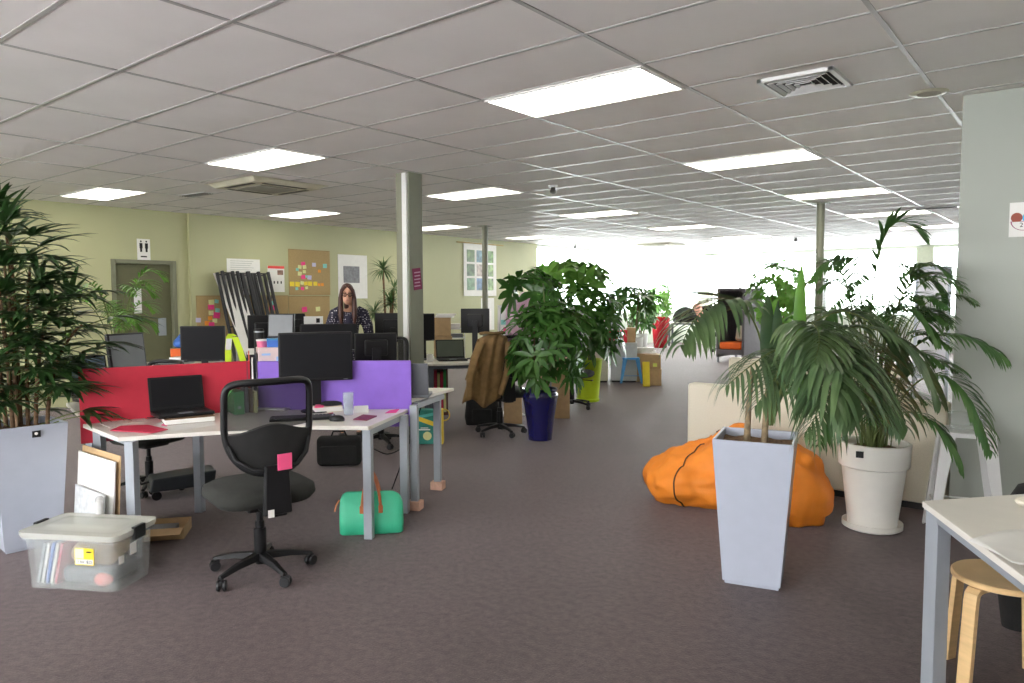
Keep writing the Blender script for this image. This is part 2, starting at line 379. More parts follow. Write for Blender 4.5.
# ceiling lights
LBL = {(-2, -2): 0}
where = {(3, 1): 'largest and nearest of the ceiling light panels, above the carpeted aisle',
 (3, -2): 'ceiling light panel nearest in front of the air conditioning cassette',
 (3, -5): 'leftmost ceiling light panel, above the toilet door',
 (8, -5): 'ceiling light panel just beyond the air conditioning cassette near the green wall',
 (8, -2): 'ceiling light panel directly right of the thick column top',
 (13, -5): 'ceiling light panel seen immediately right of the thick column, near the green wall',
 (13, -2): 'ceiling light panel in the middle, right of the hanging smoke detector',
 (18, -5): 'ceiling light panel above the end of the green wall',
 (18, -2): 'ceiling light panel in the middle row beyond the smoke detector, second before the windows',
 (8, 1): 'ceiling light panel right of centre, second in the right row',
 (13, 1): 'ceiling light panel at the top of the thin column behind the palms',
 (18, 1): 'ceiling light panel right of the thin column, partly behind the tallest palm frond',
 (23, 1): 'farthest visible ceiling light panel of the right row, near the wall corner',
 (23, -2): 'small far ceiling light panel of the middle row, nearest the windows',
 (23, -5): 'small far ceiling light panel of the left row, nearest the windows',
 (-2, 1): 'ceiling light panel overhead behind the viewpoint', (-2, -2): 'ceiling light panel above the front left beyond the frame', (-2, -5): 'ceiling light panel far left beyond the frame',
 (3, 4): 'ceiling light panel above the white table beyond the frame', (-7, -2): 'rear ceiling light panel to the left', (-7, 1): 'rear ceiling light panel behind the viewpoint'}
proto = None
for (i, j), lb in where.items():
    x0, y0 = GX + 1.2 * j, GY + .6 * i
    if x0 < XL: continue
    if proto is None:
        t = thing('ceiling_light', lb, 'ceiling light', (x0, y0, CEIL), 0, 'ceiling light panels')
        MB().box(.014, 1.186, .014, .03, -.014, -.004).box(.014, 1.186, .57, .586, -.014, -.004).box(.014, .03, .03, .57, -.014, -.004).box(1.17, 1.186, .03, .57, -.014, -.004).build('frame', WHITEP, t)
        MB().box(.03, 1.17, .03, .57, -.011, -.005).build('diffuser', GLOW, t)
        proto = t
    else:
        t = copy_tree(proto); t.location = (x0, y0, CEIL); t['label'] = lb

# air conditioning, vents, detectors
CREAMP = mat('aged_cream_plastic', (.60, .57, .44), .45)
def cassette(x, y, lb):
    t = thing('air_conditioner', lb, 'air conditioner', (x, y, CEIL), 0)
    MB().prism([(-.50, -.50), (.50, -.50), (.50, .50), (-.50, .50)], -.008, -.0045).build('ceiling_flange', CREAMP, t, bevel=.003)
    MB().rings([[(a * .475, b * .475, -.008) for a, b in ((-1, -1), (1, -1), (1, 1), (-1, 1))], [(a * .42, b * .42, -.05) for a, b in ((-1, -1), (1, -1), (1, 1), (-1, 1))]][::-1]).build('housing', CREAMP, t, bevel=.006)
    MB().box(-.24, .24, -.24, .24, -.058, -.05).build('intake_grille', mat('grille_grey', (.30, .29, .24), .6), t)
    for a in range(4):
        M = Rz(a * pi / 2); MB().obox(M @ Vector((0, -.355, -.047)), (.56, .055, .014), M).build('louvre', mat('louvre_painted_shade', (.05, .05, .04), .6), t)  # near-black strips paint the shade inside the outlets
    return t
cassette(-7.6, 4.93, 'square cream air conditioning cassette in the ceiling over the left desks')
cassette(-8.7, 17.0, 'far air conditioning cassette in the ceiling near the windows')
t = thing('ceiling_vent', 'white louvred ceiling vent right of the nearest light panel', 'vent', (-1.43, 4.67, CEIL), 0)
VD = mat('duct_dark', (.03, .03, .035), .8)
MB().box(-.20, .20, -.20, .20, -.008, -.0045).build('backing', VD, t)
f = MB()
for a in range(4):
    M = Rz(a * pi / 2); f.obox(M @ Vector((0, -.205, -.011)), (.44, .03, .022), M)
f.build('frame', WHITEP, t, bevel=.002)
for q, r in enumerate((.165, .125, .085, .045)):
    for a in range(4):
        M = Rz(a * pi / 2); f = MB(); f.obox(M @ Vector((0, -r, -.017)), (2 * r, .022, .0035), M @ Rx(.8)); f.build('slat', WHITEP, t)
for px_, py_, lb in ((-8.97, 4.8, 'small slotted vent in the ceiling left of the air conditioning cassette'), (-1.9, 12.6, 'small ceiling vent beside the right wall corner')):
    t = thing('ceiling_vent', lb, 'vent', (px_, py_, CEIL), .1)
    MB().box(-.3, .3, -.09, .09, -.012, -.004).build('frame', WHITEP, t, bevel=.003)
    for k in range(4): MB().box(-.27, .27, -.07 + .037 * k, -.055 + .037 * k, -.0145, -.012).build('slot', VD, t)
def detector(x, y, lb, s=1):
    t = thing('smoke_detector', lb, 'smoke detector', (x, y, CEIL), 0, 'smoke detectors')
    MB().lathe([(.05 * s, -.03), (.055 * s, -.008), (.055 * s, -.0045)], 20).build('base', WHITEP, t, smooth=40)
    MB().lathe([(.012, -.105), (.035, -.095), (.042, -.07), (.030, -.05), (.030, -.03)], 18).build('sensor_head', mat('dark_sensor', (.09, .09, .08), .4), t, smooth=40)
detector(-5.04, 7.09, 'smoke detector hanging over the aisle, nearest of the three')
detector(-10.4, 15.6, 'tiny far smoke detector near the end of the green wall', 1.1)
detector(-5.3, 16.9, 'tiny far smoke detector left of the thin column behind the palms', 1.1)
t = thing('ceiling_speaker', 'round cream ceiling ring touching the top of the right wall corner', 'ceiling speaker', (-.88, 5.42, CEIL))
MB().lathe([(.10, -.012), (.115, -.0045)], 28).build('ring', CREAMP, t, smooth=40)
MB().lathe([(.07, -.014), (.07, -.012)], 24).build('grille', mat('grille_tan', (.42, .38, .30), .7), t)
t = thing('ceiling_speaker', 'flat round disc in the far ceiling beyond the smoke detector', 'ceiling speaker', (-8.32, 11.5, CEIL))
MB().lathe([(.26, -.012), (.28, -.0045)], 28).build('ring', CREAMP, t, smooth=40)
MB().lathe([(.2, -.014), (.2, -.012)], 24).build('grille', MATS['grille_tan'], t)

# ------------------------------------------------------------------ on the green wall
def onwall(y0, y1, z0, z1, x0=XL, t=.012, dx=.001):
    return MB().box(x0 + dx, x0 + dx + t, y0, y1, z0, z1)
def WPT(u, v, X=XL):
    d = ray(u, v); k = X / d.x; return d.y * k, d.z * k + EYE
def wrect(u0, v0, u1, v1, X=XL):
    y0, _ = WPT(u0, (v0 + v1) / 2, X); y1, _ = WPT(u1, (v0 + v1) / 2, X); um = (u0 + u1) / 2
    _, z1 = WPT(um, v0, X); _, z0 = WPT(um, v1, X); return y0, y1, z0, z1
def sheet(name, lb, cat, rect, m, X=XL, t=.006, group=None):
    y0, y1, z0, z1 = wrect(*rect, X)
    th = thing(name, lb, cat, (X, (y0 + y1) / 2, z0), 0, group); h, b = (y1 - y0) / 2, z1 - z0
    MB().box(.001, .001 + t, -h, h, 0, b).build('sheet', m, th); return th, h, b
t, h, b = sheet('restroom_sign', 'white restroom sign with two figures above the olive door', 'sign', (137, 239, 150, 260), PAPER, XL - .06)
for s in (-1, 1):
    f = MB().ball((.010, s * h * .42, b * .88), (.003, h * .14, h * .14)).box(.008, .012, s * h * .42 - h * .22, s * h * .42 + h * .22, b * .55, b * .80)
    f.box(.008, .012, s * h * .42 - h * .15, s * h * .42 + h * .15, b * .38, b * .56); f.build('figure', BLACK, t)
MB().box(.008, .0095, -h * .5, h * .45, b * .13, b * .19).build('print_line', BLACK, t)
BG = mat('burlap_crease', (.32, .22, .10), .95, var=.2)
bo = {}
for lb, rc in (('upper burlap pinboard with a row of yellow sticky notes', (288.5, 250, 329.5, 295)), ('lower burlap pinboard under the one with yellow notes, two notes on it', (288.7, 296, 329.5, 338)), ('long lower burlap pinboard behind the black folding frames', (196.5, 295.5, 288, 341))):
    t, h, b = sheet('pinboard', lb, 'pinboard', rc, BURLAP, t=.012); bo[rc] = t
    MB().box(.013, .016, -h, h, b - .012, b).build('hem', BG, t)
NOTE = {'p': HOTPINK, 'y': YELLOW, 'c': PALEY, 'o': ORANGE, 't': TEAL, 'l': LILAC}
CN = {'p': 'pink', 'y': 'yellow', 'c': 'pale yellow', 'o': 'orange', 't': 'teal', 'l': 'lilac'}
UP, LR, LL = 'upper burlap pinboard', 'lower right burlap pinboard', 'long lower burlap pinboard'
notes = [('p', 324.5, 264, 4.4, 'topmost', UP), ('c', 320.4, 267, 4, 'just below left of the topmost pink one', UP), ('c', 326, 267, 4, 'just below the topmost pink one', UP), ('t', 317.5, 269.5, 3, 'small, left of the pale yellow pair', UP),
 ('c', 320.5, 273.7, 4.4, 'lowest of the left pair', UP), ('c', 325.8, 271.7, 3.5, 'lower one of the stack under the topmost pink', UP), ('p', 324.5, 277, 4.5, 'middle of the cluster', UP), ('l', 331.8, 277.5, 4.6, 'right beside the middle pink one', UP), ('t', 328.4, 276.5, 2.6, 'tiny, between pink and lilac ones', UP),
 ('l', 337.2, 264.8, 4.2, 'high and alone, right of the cluster', UP), ('t', 350, 266, 4.6, 'tilted in the top right corner', UP), ('o', 343.6, 271.2, 3.2, 'small, under the corner teal one', UP),
 ('y', 311.5, 284, 4.9, 'leftmost of the long row', UP), ('y', 317.8, 284.2, 5, 'second from left in the long row', UP), ('c', 323.3, 283, 3.8, 'third from left in the long row', UP), ('y', 327.6, 283.5, 4, 'fourth from left in the long row', UP), ('y', 332.6, 283.7, 4.6, 'fifth from left in the long row', UP), ('y', 338.8, 283.7, 4.4, 'sixth from left in the long row', UP), ('o', 343.2, 284.7, 3, 'left one of the small pair ending the row', UP), ('o', 347, 284.6, 3.2, 'rightmost, ending the long row', UP),
 ('t', 317, 288.6, 3, 'peeking out under the row at left', UP), ('p', 323.6, 288.6, 3.4, 'peeking out under the row', UP), ('c', 328.5, 287.8, 3, 'under the fourth yellow one', UP),
 ('p', 326.5, 309.5, 5.6, 'left one of only two', LR), ('c', 340, 309, 5, 'right one of only two', LR),
 ('t', 289, 303.8 + 6, 5.4, 'right of the black frames', LL), ('p', 286.5, 320, 5, 'below the teal one right of the frames', LL),
 ('c', 216.3, 315, 5, 'topmost left of the frames', LL), ('t', 222.5, 314, 3.6, 'top small one left of the frames', LL), ('p', 216, 320.4, 5.4, 'under the topmost pale one left of the frames', LL), ('c', 216, 327.5, 4.4, 'midway in the left column', LL), ('t', 223.6, 324.5, 4, 'right of the left column', LL), ('p', 222.6, 330.3, 5.8, 'largest one, right of the left column', LL), ('o', 211.5, 339.5, 4.4, 'low left of the left column', LL), ('p', 216.6, 341.5, 5, 'lowest in the left column', LL), ('c', 220.4, 336.8, 4.2, 'low right of the left column', LL), ('l', 201, 336, 4.4, 'alone at the far left end', LL), ('o', 215, 333.6, 3.8, 'small, between two others in the left column', LL),
 ('c', 272.5, 315, 4.2, 'top of the column seen through the frames', LL), ('p', 272.8, 320.5, 4.5, 'second in the column seen through the frames', LL), ('c', 273.2, 325.6, 4.4, 'third in the column seen through the frames', LL), ('p', 274, 330.4, 4, 'lowest of the column seen through the frames', LL)]
for nn, (c_, u, v, s_, where_, bd) in enumerate(notes):
    if bd == UP: u = 302.7 + (u - 324.5) * .85
    elif bd == LR: u -= 22.5
    elif u > 280: u, v = (273, 303.5) if c_ == 't' else (271.3, 307.8)
    else: u, v = 180 + (u - 180) * .85, 230 + (v - 230) * .85
    y, z = WPT(u, v); sz = s_ * 12.6 / 726 * .95
    o = MB().obox((0, 0, 0), (.003, sz * 1.15, sz), Rx(random.Random(nn).uniform(-.15, .15))).build('sticky_note', NOTE[c_], loc=(XL + .0155 + .0001 * (nn % 7), y, z))
    tag(o, '%s note %s, %s' % (CN[c_], where_, bd), 'sticky note', 'sticky notes on the burlap pinboards')
t, h, b = sheet('poster', 'white notice with a red header left of the upper burlap pinboard', 'poster', (267.7, 266, 284.2, 292), PAPER)
MB().box(.008, .0095, -h, h, b * .90, b).build('header_band', mat('poster_red', (.75, .06, .05), .6), t)
MB().box(.008, .0095, h * .15, h * .85, b * .66, b * .84).build('photo', mat('photo_brown', (.25, .14, .11), .5, var=.5, scale=30), t)
for k in range(4): MB().box(.008, .0095, -h * .75 + k * h * .42, -h * .60 + k * h * .42, b * .32, b * .42).build('print_mark', BLACK, t)
t, h, b = sheet('poster', 'large white sheet on the green wall behind the black frames', 'poster', (227, 259, 260, 294.5), PAPER, t=.004)
for k in range(5): MB().box(.0055, .0065, -h * .8, h * (.6 - .1 * (k % 3)), b * (.93 - .06 * k), b * (.945 - .06 * k)).build('print_line', mat('pale_grey_print', (.5, .5, .48), .6), t)
t, h, b = sheet('poster', 'white poster with a square grey picture behind the woman', 'poster', (338, 255, 367, 298.5), PAPER)
MB().box(.008, .0095, -h * .65, h * .45, b * .36, b * .74).build('picture', mat('grey_print', (.20, .20, .22), .5, var=.25, scale=14), t)
# hanging photo banner on a bamboo rod
t, h, b = sheet('photo_banner', 'white banner of nine landscape photos hanging from a bamboo rod', 'banner', (463, 243, 495.5, 296), PAPER, t=.005)
t.location.x += .02
MB().tube([(.012, -h * 1.4, b * .985), (.012, h * 1.45, b * .985)], .014, 8).build('bamboo_rod', mat('bamboo', (.5, .36, .14), .5), t, smooth=60)
pc = [(.12, .19, .08), (.14, .24, .30), (.13, .24, .08), (.08, .13, .06), (.38, .33, .30), (.18, .27, .10), (.12, .22, .12), (.10, .18, .32), (.18, .28, .10)]
for k in range(9):
    r_, q = divmod(k, 3); pm = mat('landscape_photo_%d' % k, pc[k], .4, var=.7, scale=9)
    yy = -h * .82 + q * h * .58; zz = b * (.83 - .262 * (r_ + .75))
    MB().box(.0065, .0080, yy, yy + h * .46, zz, zz + b * .225).build('photo', pm, t)
t, h, b = sheet('poster', 'narrow pale sheet below the photo banner, left of the umbrella plant', 'poster', (481, 298, 494, 330), PAPER, t=.004)
# sign on the right wall with a cartoon bowl (plain bowl, number 2)
t = thing('wall_sign', 'white sign with a brown-headed bowl drawing on the right wall', 'sign', (0, 5.66, 0))
def RW(u, v): d = ray(u, v); k = 5.66 / d.y; return d.x * k, d.z * k + EYE
x0, z1 = RW(1010, 203); x1, z0 = RW(1038, 236)
MB().box(x0, x1, -.008, -.001, z0, z1).build('sheet', PAPER, t)
cx, cz = RW(1024, 221); rr = .031
MB().lathe([(rr, 0), (rr, .002)], 24, (cx - .038, -.011, cz + .022), M=Rx(pi / 2)).build('brown_ball', mat('brick_brown', (.33, .07, .04), .6), t)
MB().lathe([(rr, 0), (rr, .002)], 24, (cx + .022, -.0105, cz + .020), M=Rx(pi / 2)).build('blue_ball', mat('cyan_print', (.05, .5, .8), .6), t)
bw = [(cx + .0 + .070 * cos(a), cz - .0 + .060 * sin(a)) for a in [pi + pi * k / 16 for k in range(17)]]
MB().rings([[(a, -.0125, b_) for a, b_ in bw], [(a, -.0115, b_) for a, b_ in bw]]).build('bowl_outline', mat('maroon_ink', (.30, .05, .15), .6), t)
bw2 = [(cx + (a - cx) * .9, cz - .004 + (b_ - cz) * .88) for a, b_ in bw]
MB().rings([[(a, -.0137, b_) for a, b_ in bw2], [(a, -.0127, b_) for a, b_ in bw2]]).build('bowl', PAPER, t)
text('lettering', '2', .04, BLACK, t, (cx - .012, -.0145, cz - .026), (pi / 2, 0, 0))

# ------------------------------------------------------------------ furniture
def poly_inset_leg(mb, x, y, h, s=.055, z0=0): mb.box(x - s / 2, x + s / 2, y - s / 2, y + s / 2, z0, h)
def make_desk(name, lb, cat, poly, top, legs, rails, group=None, legm=GREYMETAL, slab=.025, ls=.055, legz0=0, rot=0):
    c = Vector(poly[0]).to_3d() * 0
    for p in poly: c += Vector((p[0], p[1], 0)) / len(poly)
    t = thing(name, lb, cat, (c.x, c.y, 0), 0, group)
    q = [(p[0] - c.x, p[1] - c.y) for p in poly]
    MB().prism(q, top - slab, top).build('desktop', WHITE, t, bevel=.003)
    for lg in legs:
        x, y = lg[0] - c.x, lg[1] - c.y; z0 = lg[2] if len(lg) > 2 else legz0
        MB().obox((x, y, (z0 + top - slab) / 2), (ls, ls, top - slab - z0), Rz(rot)).build('leg', legm, t, bevel=.003)
    for a, b in rails:
        f = MB()
        A = Vector((a[0] - c.x, a[1] - c.y, top - slab - .021)); B = Vector((b[0] - c.x, b[1] - c.y, top - slab - .021))
        d = B - A; f.obox((A + B) / 2, (d.length - ls, .04, .04), Rz(atan2(d.y, d.x))); f.build('frame_rail', legm, t)
    return t, c
FL, FB, FR, BR, BB, BL = (-4.42, 1.84), (-3.92, 2.72), (-3.535, 2.975), (-3.86, 3.62), (-4.72, 2.90), (-5.07, 1.90)
desk1, dc = make_desk('office_desk', 'white angled office desk with red and purple screens, nearest the viewer', 'desk', [FL, FB, FR, BR, BB, BL], .73,
    [(-4.385, 1.90), (-4.99, 1.965), (-3.57, 2.995), (-3.80, 3.52), (-4.98, 2.62)], [((-4.39, 1.93), (-4.97, 1.97)), ((-3.58, 3.0), (-3.83, 3.5)), ((-4.96, 2.0), (-4.72, 2.82))], rot=.55)
def screen(parent, c, a, b, z0, z1, m, lb, off=(0, 0)):
    A = Vector((a[0] - c.x + off[0], a[1] - c.y + off[1], 0)); B = Vector((b[0] - c.x + off[0], b[1] - c.y + off[1], 0)); d = B - A
    o = MB().obox(((A + B) / 2) + Vector((0, 0, (z0 + z1) / 2)), (d.length, .022, z1 - z0), Rz(atan2(d.y, d.x))).build('divider_screen', m, parent, bevel=.004); o['label'] = lb
    return o
screen(desk1, dc, (-5.08, 1.88), (-4.74, 2.89), .60, 1.085, RED, 'red fabric divider screen', (-.01, .012))
screen(desk1, dc, (-4.70, 2.925), (-3.855, 3.635), .60, 1.082, PURPLE, 'purple fabric divider screen', (0, .012))
desk2, dc2 = make_desk('office_desk', 'white office desk behind the purple screen, legs raised on wooden blocks', 'desk',
    [(-3.895, 3.685), (-4.10, 4.36), (-5.22, 3.55), (-5.75, 2.05), (-5.14, 1.90), (-4.78, 2.96)], .79,
    [(-3.80, 3.62, .065), (-4.06, 4.12, .065), (-5.6, 2.15, .065), (-5.2, 3.35, .065)], [((-3.86, 3.68), (-4.07, 4.2))], rot=.55)
for x, y, lb in ((-3.80, 3.62, 'pinkish wooden block under the raised desk leg nearest the green bag'), (-4.06, 4.12, 'pinkish wooden block under the raised desk leg farther right'), (-5.6, 2.15, 'wooden block under the hidden left leg of the raised desk'), (-5.2, 3.35, 'wooden block under the hidden rear leg of the raised desk')):
    b = MB().rbox((0, 0, .0325), (.10, .085, .065), .004).build('wooden_block', WOODBLK, loc=(x, y, 0), smooth=30); b.rotation_euler.z = .4
    tag(b, lb, 'block', 'wooden blocks under the raised desk')

# ---- office chair: mesh back, five star base
def make_chair(label, back=MESHF, seatm=FABCHAR):
    t = thing('office_chair', label, 'chair', (0, 0, 0), 0, 'office chairs')
    # seat, local +Y is forward
    prof = []
    def rr(hx, hy, r, z, oy=0):
        o = []
        for cx, cy, a0 in ((1, 1, 0), (-1, 1, pi / 2), (-1, -1, pi), (1, -1, 3 * pi / 2)):
            for j in range(6):
                a = a0 + j / 5 * pi / 2; o.append((cx * (hx - r) + r * cos(a), oy + cy * (hy - r) + r * sin(a), z))
        return o
    MB().rings([rr(.19, .18, .10, .42), rr(.245, .235, .13, .435), rr(.275, .255, .15, .465), rr(.27, .25, .15, .505), rr(.23, .215, .14, .527), rr(.10, .10, .08, .532)]).build('seat', seatm, t, smooth=70)
    MB().box(-.10, .10, -.13, .10, .385, .418).box(-.025, .025, -.30, -.10, .392, .41).build('tilt_mechanism', BLACK, t, bevel=.008)
    MB().tube([(.10, .02, .40), (.27, .03, .395), (.30, .03, .40)], [.006, .006, .011], 8).build('height_lever', BLACK, t, smooth=60)
    # back: curved outline in x, z
    def by(x, z): return -.245 - .035 * ((z - .55) / .5) ** 2 * 4 * 0 - .06 * max(0, (z - .75)) + .09 * (abs(x) / .225) ** 2 * .8
    out = []
    for k in range(48):
        a = 2 * pi * k / 48; ca, sa = cos(a), sin(a)
        e = .32 if sa > 0 else .75
        x = .228 * (abs(ca) ** e) * (1 if ca > 0 else -1); z = .862 + .243 * (abs(sa) ** (.22 if sa > 0 else .8)) * (1 if sa > 0 else -1)
        if sa < 0: x *= 1 - .10 * abs(sa)
        out.append(Vector((x, by(x, z), z)))
    MB().tube(out + [out[0], out[1]], .019, 8, cap=False).build('back_frame', BLACK, t, smooth=60)
    def span(z):          # half width of the outline at height z
        s_ = (z - .862) / .243
        return .228 * (1 - abs(s_) ** 4.5) ** (.22) if s_ > 0 else .228 * (1 - (abs(s_) ** 1.25) ** 1.0 * .98) ** .42
    rs = []
    for i in range(13):
        z = .855 + .235 * i / 12; h = span(min(z, 1.085)) * .97
        rs.append([Vector((-h + 2 * h * k / 14, by(-h + 2 * h * k / 14, z), z)) for k in range(15)])
    MB().rings(rs, closed=False).build('back_mesh', back, t, smooth=180)
    # lower shell with a wavy top edge and lumbar pad
    rs = []
    def low(z):
        sa = min(1, max(0, (.862 - z) / .243)) ** (1 / .8); return .228 * sqrt(max(0, 1 - sa * sa)) ** .75 * (1 - .1 * sa)
    for side in (0, 1):
        for i in range(11):
            q = i / 10 if side == 0 else 1 - i / 10; ring = []
            for k in range(21):
                u = -1 + 2 * k / 20
                zt = .855 + .025 * cos(u * pi); zb = .632
                z = zb + (zt - zb) * q; h = low(z) * .97
                ring.append(Vector((u * h, by(u * h, z) - (.012 if side == 0 else -.012) - .012 * cos(u * pi / 2) * (1 - side), z)))
            rs.append(ring)
    MB().rings(rs, closed=False).build('lower_back_shell', FABBLK, t, smooth=50)
    f = MB()
    for s_ in (-1, 1):
        f.tube([(s_ * .215, by(.215, .76) - .02, .78), (s_ * .19, by(.19, .70) - .03, .705), (s_ * .12, by(.1, .66) - .04, .655), (s_ * .04, by(0, .64) - .04, .64)], .012, 8)
    f.build('back_brace', BLACK, t, smooth=60)
    MB().rings([[(-.075, -.27, .40), (.075, -.27, .40), (.075, -.315, .41), (-.075, -.315, .41)], [(-.062, -.275, .67), (.062, -.275, .67), (.062, -.310, .67), (-.062, -.310, .67)]]).box(-.05, .05, -.31, -.12, .395, .415).build('back_post', BLACK, t, bevel=.01)
    MB().lathe([(.028, .06), (.034, .10), (.034, .26), (.026, .262), (.026, .30), (.018, .302), (.018, .39)], 20).build('gas_column', BLACK, t, smooth=35)
    for k in range(5):
        a = 2 * pi * k / 5 + pi / 2 - .5; M = Rz(a); f = MB()
        f.rings([[M @ Vector(p) for p in ((.02, -.028, .085), (.02, .028, .085), (.02, .022, .125), (.02, -.022, .125))],
                 [M @ Vector(p) for p in ((.16, -.022, .080), (.16, .022, .080), (.16, .016, .110), (.16, -.016, .110))],
                 [M @ Vector(p) for p in ((.285, -.016, .062), (.285, .016, .062), (.285, .010, .080), (.285, -.010, .080))]])
        lg = f.build('base_arm', BLACK, t, bevel=.004)
        w = M @ Vector((.268, 0, 0)); Q = Rz(a + .7)
        f = MB()
        for s_ in (-1, 1):
            f.lathe([(.008, -.009), (.026, -.009), (.029, -.005), (.029, .005), (.026, .009), (.008, .009)], 16, w + Q @ Vector((.01, s_ * .016, .0295)), M=Q @ Rx(pi / 2))
        f.obox(w + Q @ Vector((.008, 0, .045)), (.045, .014, .035), Q).tube([w + Vector((0, 0, .045)), w + Vector((0, 0, .072))], .008, 8)
        f.build('caster', BLACKM, lg, smooth=40)
    return t
chair0 = make_chair('black mesh-back office chair with a pink note on its back, in front')
p = G(261, 573); chair0.location = (p.x, p.y, 0); chair0.rotation_euler.z = away(262) + .32
def chair(u, v, rz, lb, s=1):
    c = copy_tree(chair0); q = G(u, v); c.location = (q.x, q.y, 0); c.rotation_euler.z = rz; c['label'] = lb; c.scale = (s, s, s); return c
chair(150, 490, away(150) + 2.2, 'black office chair pushed under the far side of the red screened desk', .92)
jch = chair(500, 434, away(500) + .35, 'black office chair with a brown jacket over its back')
chair(572, 408, away(572) - .5, 'black office chair behind the blue pot, half hidden by leaves')
chair(381, 445, away(381) + 2.7, 'black office chair behind the raised desk, left of the thick column, mostly hidden')
chair(722, 352, away(722), 'tiny far office chair at the window desk left of the booth')
# a pink note, a tag and another label on the front chair
b = MB().box(-.038, .038, -.003, .003, -.042, .042).build('sticky_note', PINK); M = Matrix.Rotation(chair0.rotation_euler.z, 4, 'Z')
b.location = Vector(chair0.location) + (M @ Vector((.03, -.335, .69))); b.rotation_euler.z = chair0.rotation_euler.z + .05
tag(b, 'pink sticky note on the back of the front office chair', 'sticky note')
b = MB().box(-.016, .016, -.0015, .0015, -.020, .020).build('paper_tag', PAPER)
b.location = Vector(chair0.location) + (M @ Vector((-.045, -.328, .425))); b.rotation_euler.z = chair0.rotation_euler.z
tag(b, 'small white tag at the foot of the front chair back post', 'tag')

# ---- screens and computers; local -Y is the viewing side
def monitor(name, lb, loc, rz, w, h, zb, tilt=0, face=SCREEN, group='computer monitors', backbox=False, scalebase=1):
    t = thing(name, lb, 'monitor', loc, rz, group); M = Rx(tilt); c = Vector((0, 0, zb + h / 2))
    MB().rbox(c + M @ Vector((0, .012, 0)), (w, .032, h), .008, M).build('casing', BLACK, t, smooth=30)
    MB().obox(c + M @ Vector((0, -.005, .004)), (w - .03, .003, h - .036), M).build('display', face, t)
    MB().obox(c + M @ Vector((w * .40, -.0072, -h / 2 + .009)), (.03, .001, .003), M).build('button_row', GREYMETAL, t)
    MB().rbox(c + M @ Vector((0, .045, 0)), (w * .55, .04, h * .55), .015, M).build('rear_housing', BLACK, t, smooth=40)
    MB().box(-.035, .035, .05, .075, .008, zb + h * .5).build('stand_neck', BLACK, t, bevel=.005)
    MB().lathe([(.11 * scalebase, 0), (.11 * scalebase, .008), (.04, .016), (.0, .016)][:3], 24, (0, .05, 0)).build('stand_base', BLACK, t, smooth=40)
    return t
def laptop(lb, loc, rz, w=.34, open_=1.85, face=SCREEN, lidm=BLACK, d=.23, h=.22, group='laptops'):
    t = thing('laptop', lb, 'laptop', loc, rz, group)          # local -Y edge towards the user
    MB().rbox((0, 0, .011), (w, d, .022), .006).build('base', lidm, t, smooth=30)
    k = MB()
    for i in range(5):
        for j in range(13): k.box(-w * .44 + j * w * .068, -w * .44 + j * w * .068 + w * .056, -.01 + i * .021, .007 + i * .021, .0222, .0240)
    k.build('keyboard', BLACKM, t)
    MB().box(-.045, .045, -d / 2 + .015, -d / 2 + .07, .0222, .0230).build('touchpad', GREYMETAL, t)
    M = Rx(-(open_ - pi / 2)); c = Vector((0, d / 2 - .004, .022))
    ld = MB().rbox(c + M @ Vector((0, .004, h / 2)), (w, .009, h), .004, M).build('lid', lidm, t, smooth=30)
    MB().obox(c + M @ Vector((0, -.0015, h / 2 + .004)), (w - .03, .0016, h - .035), M).build('display', face, ld)
    return t
D1 = .73
p = G(317, 412, D1 + .001)
monitor('monitor', 'large black monitor on the desk against the purple screen', (p.x, p.y, D1), away(317) + .05, .505, .345, .222)

def on(u, v, z, dz=.001): q = G(u, v, z); return (q.x, q.y, z + dz)
def flat(name, lb, cat, uv, z, t, m, group=None, dz=.001):         # thin sheet on a surface, its corners on the plane z
    pts = [G(u, v, z) for u, v in uv]; c = sum(pts, Vector()) / len(pts)
    o = MB().prism([(q.x - c.x, q.y - c.y) for q in pts], 0, t).build(name, m, loc=(c.x, c.y, z + dz), bevel=min(.001, t / 4) if t > .004 else 0)
    return tag(o, lb, cat, group)
# laptop on books on the red desk
b = thing('book', 'thick white-paged brown book under the open laptop on the red screened desk', 'book', on(188, 421.5, D1), away(189) + .15)
MB().box(-.15, .15, -.10, .10, 0, .004).box(-.15, .15, -.10, .10, .034, .038).build('cover', CANE, b)
MB().box(-.147, .147, -.098, .095, .004, .034).build('pages', PAPER, b)
q = on(183, 420.5, D1, .042)
laptop('open black laptop on a thick book against the red screen', (q[0], q[1], .73 + .0405), away(183) + .25, w=.345, open_=1.80, h=.225)
flat('folder', 'crimson plastic folder lying on the red screened desk', 'folder', [(110, 431.5), (121, 427), (148, 426), (168, 430.5), (152, 434)], D1, .004, REDP, dz=.0045)
flat('magazine', 'pale magazine with coloured stripes left of the open laptop', 'magazine', [(100, 424), (103, 420), (136, 416.5), (148, 420), (110, 428)], D1, .003, mat('striped_magazine', (.70, .66, .62), .4, var=.25, scale=25, stretch=(1, 8, 1)))
flat('paper_sheet', 'white sheet in front of the open laptop', 'paper', [(150, 427), (168, 419), (212, 420), (216, 425), (165, 433)], D1, .0015, PAPER)
flat('sticky_note', 'small pink note lying in front of the open laptop', 'sticky note', [(161, 426), (164, 423.8), (169, 424.4), (166.5, 427)], D1, .001, PINK, dz=.004)
b = MB(); pts = [Vector(on(151 + 8.5 * cos(a), 416.5 + 2.2 * sin(a), D1, .006)) for a in [2 * pi * k / 20 for k in range(16)]]
c = pts[0].copy(); b.tube([p_ - c for p_ in pts], .0035, 6); o = b.build('cable_loop', BLACK, smooth=60, loc=c); tag(o, 'looped black cable left of the open laptop', 'cable')
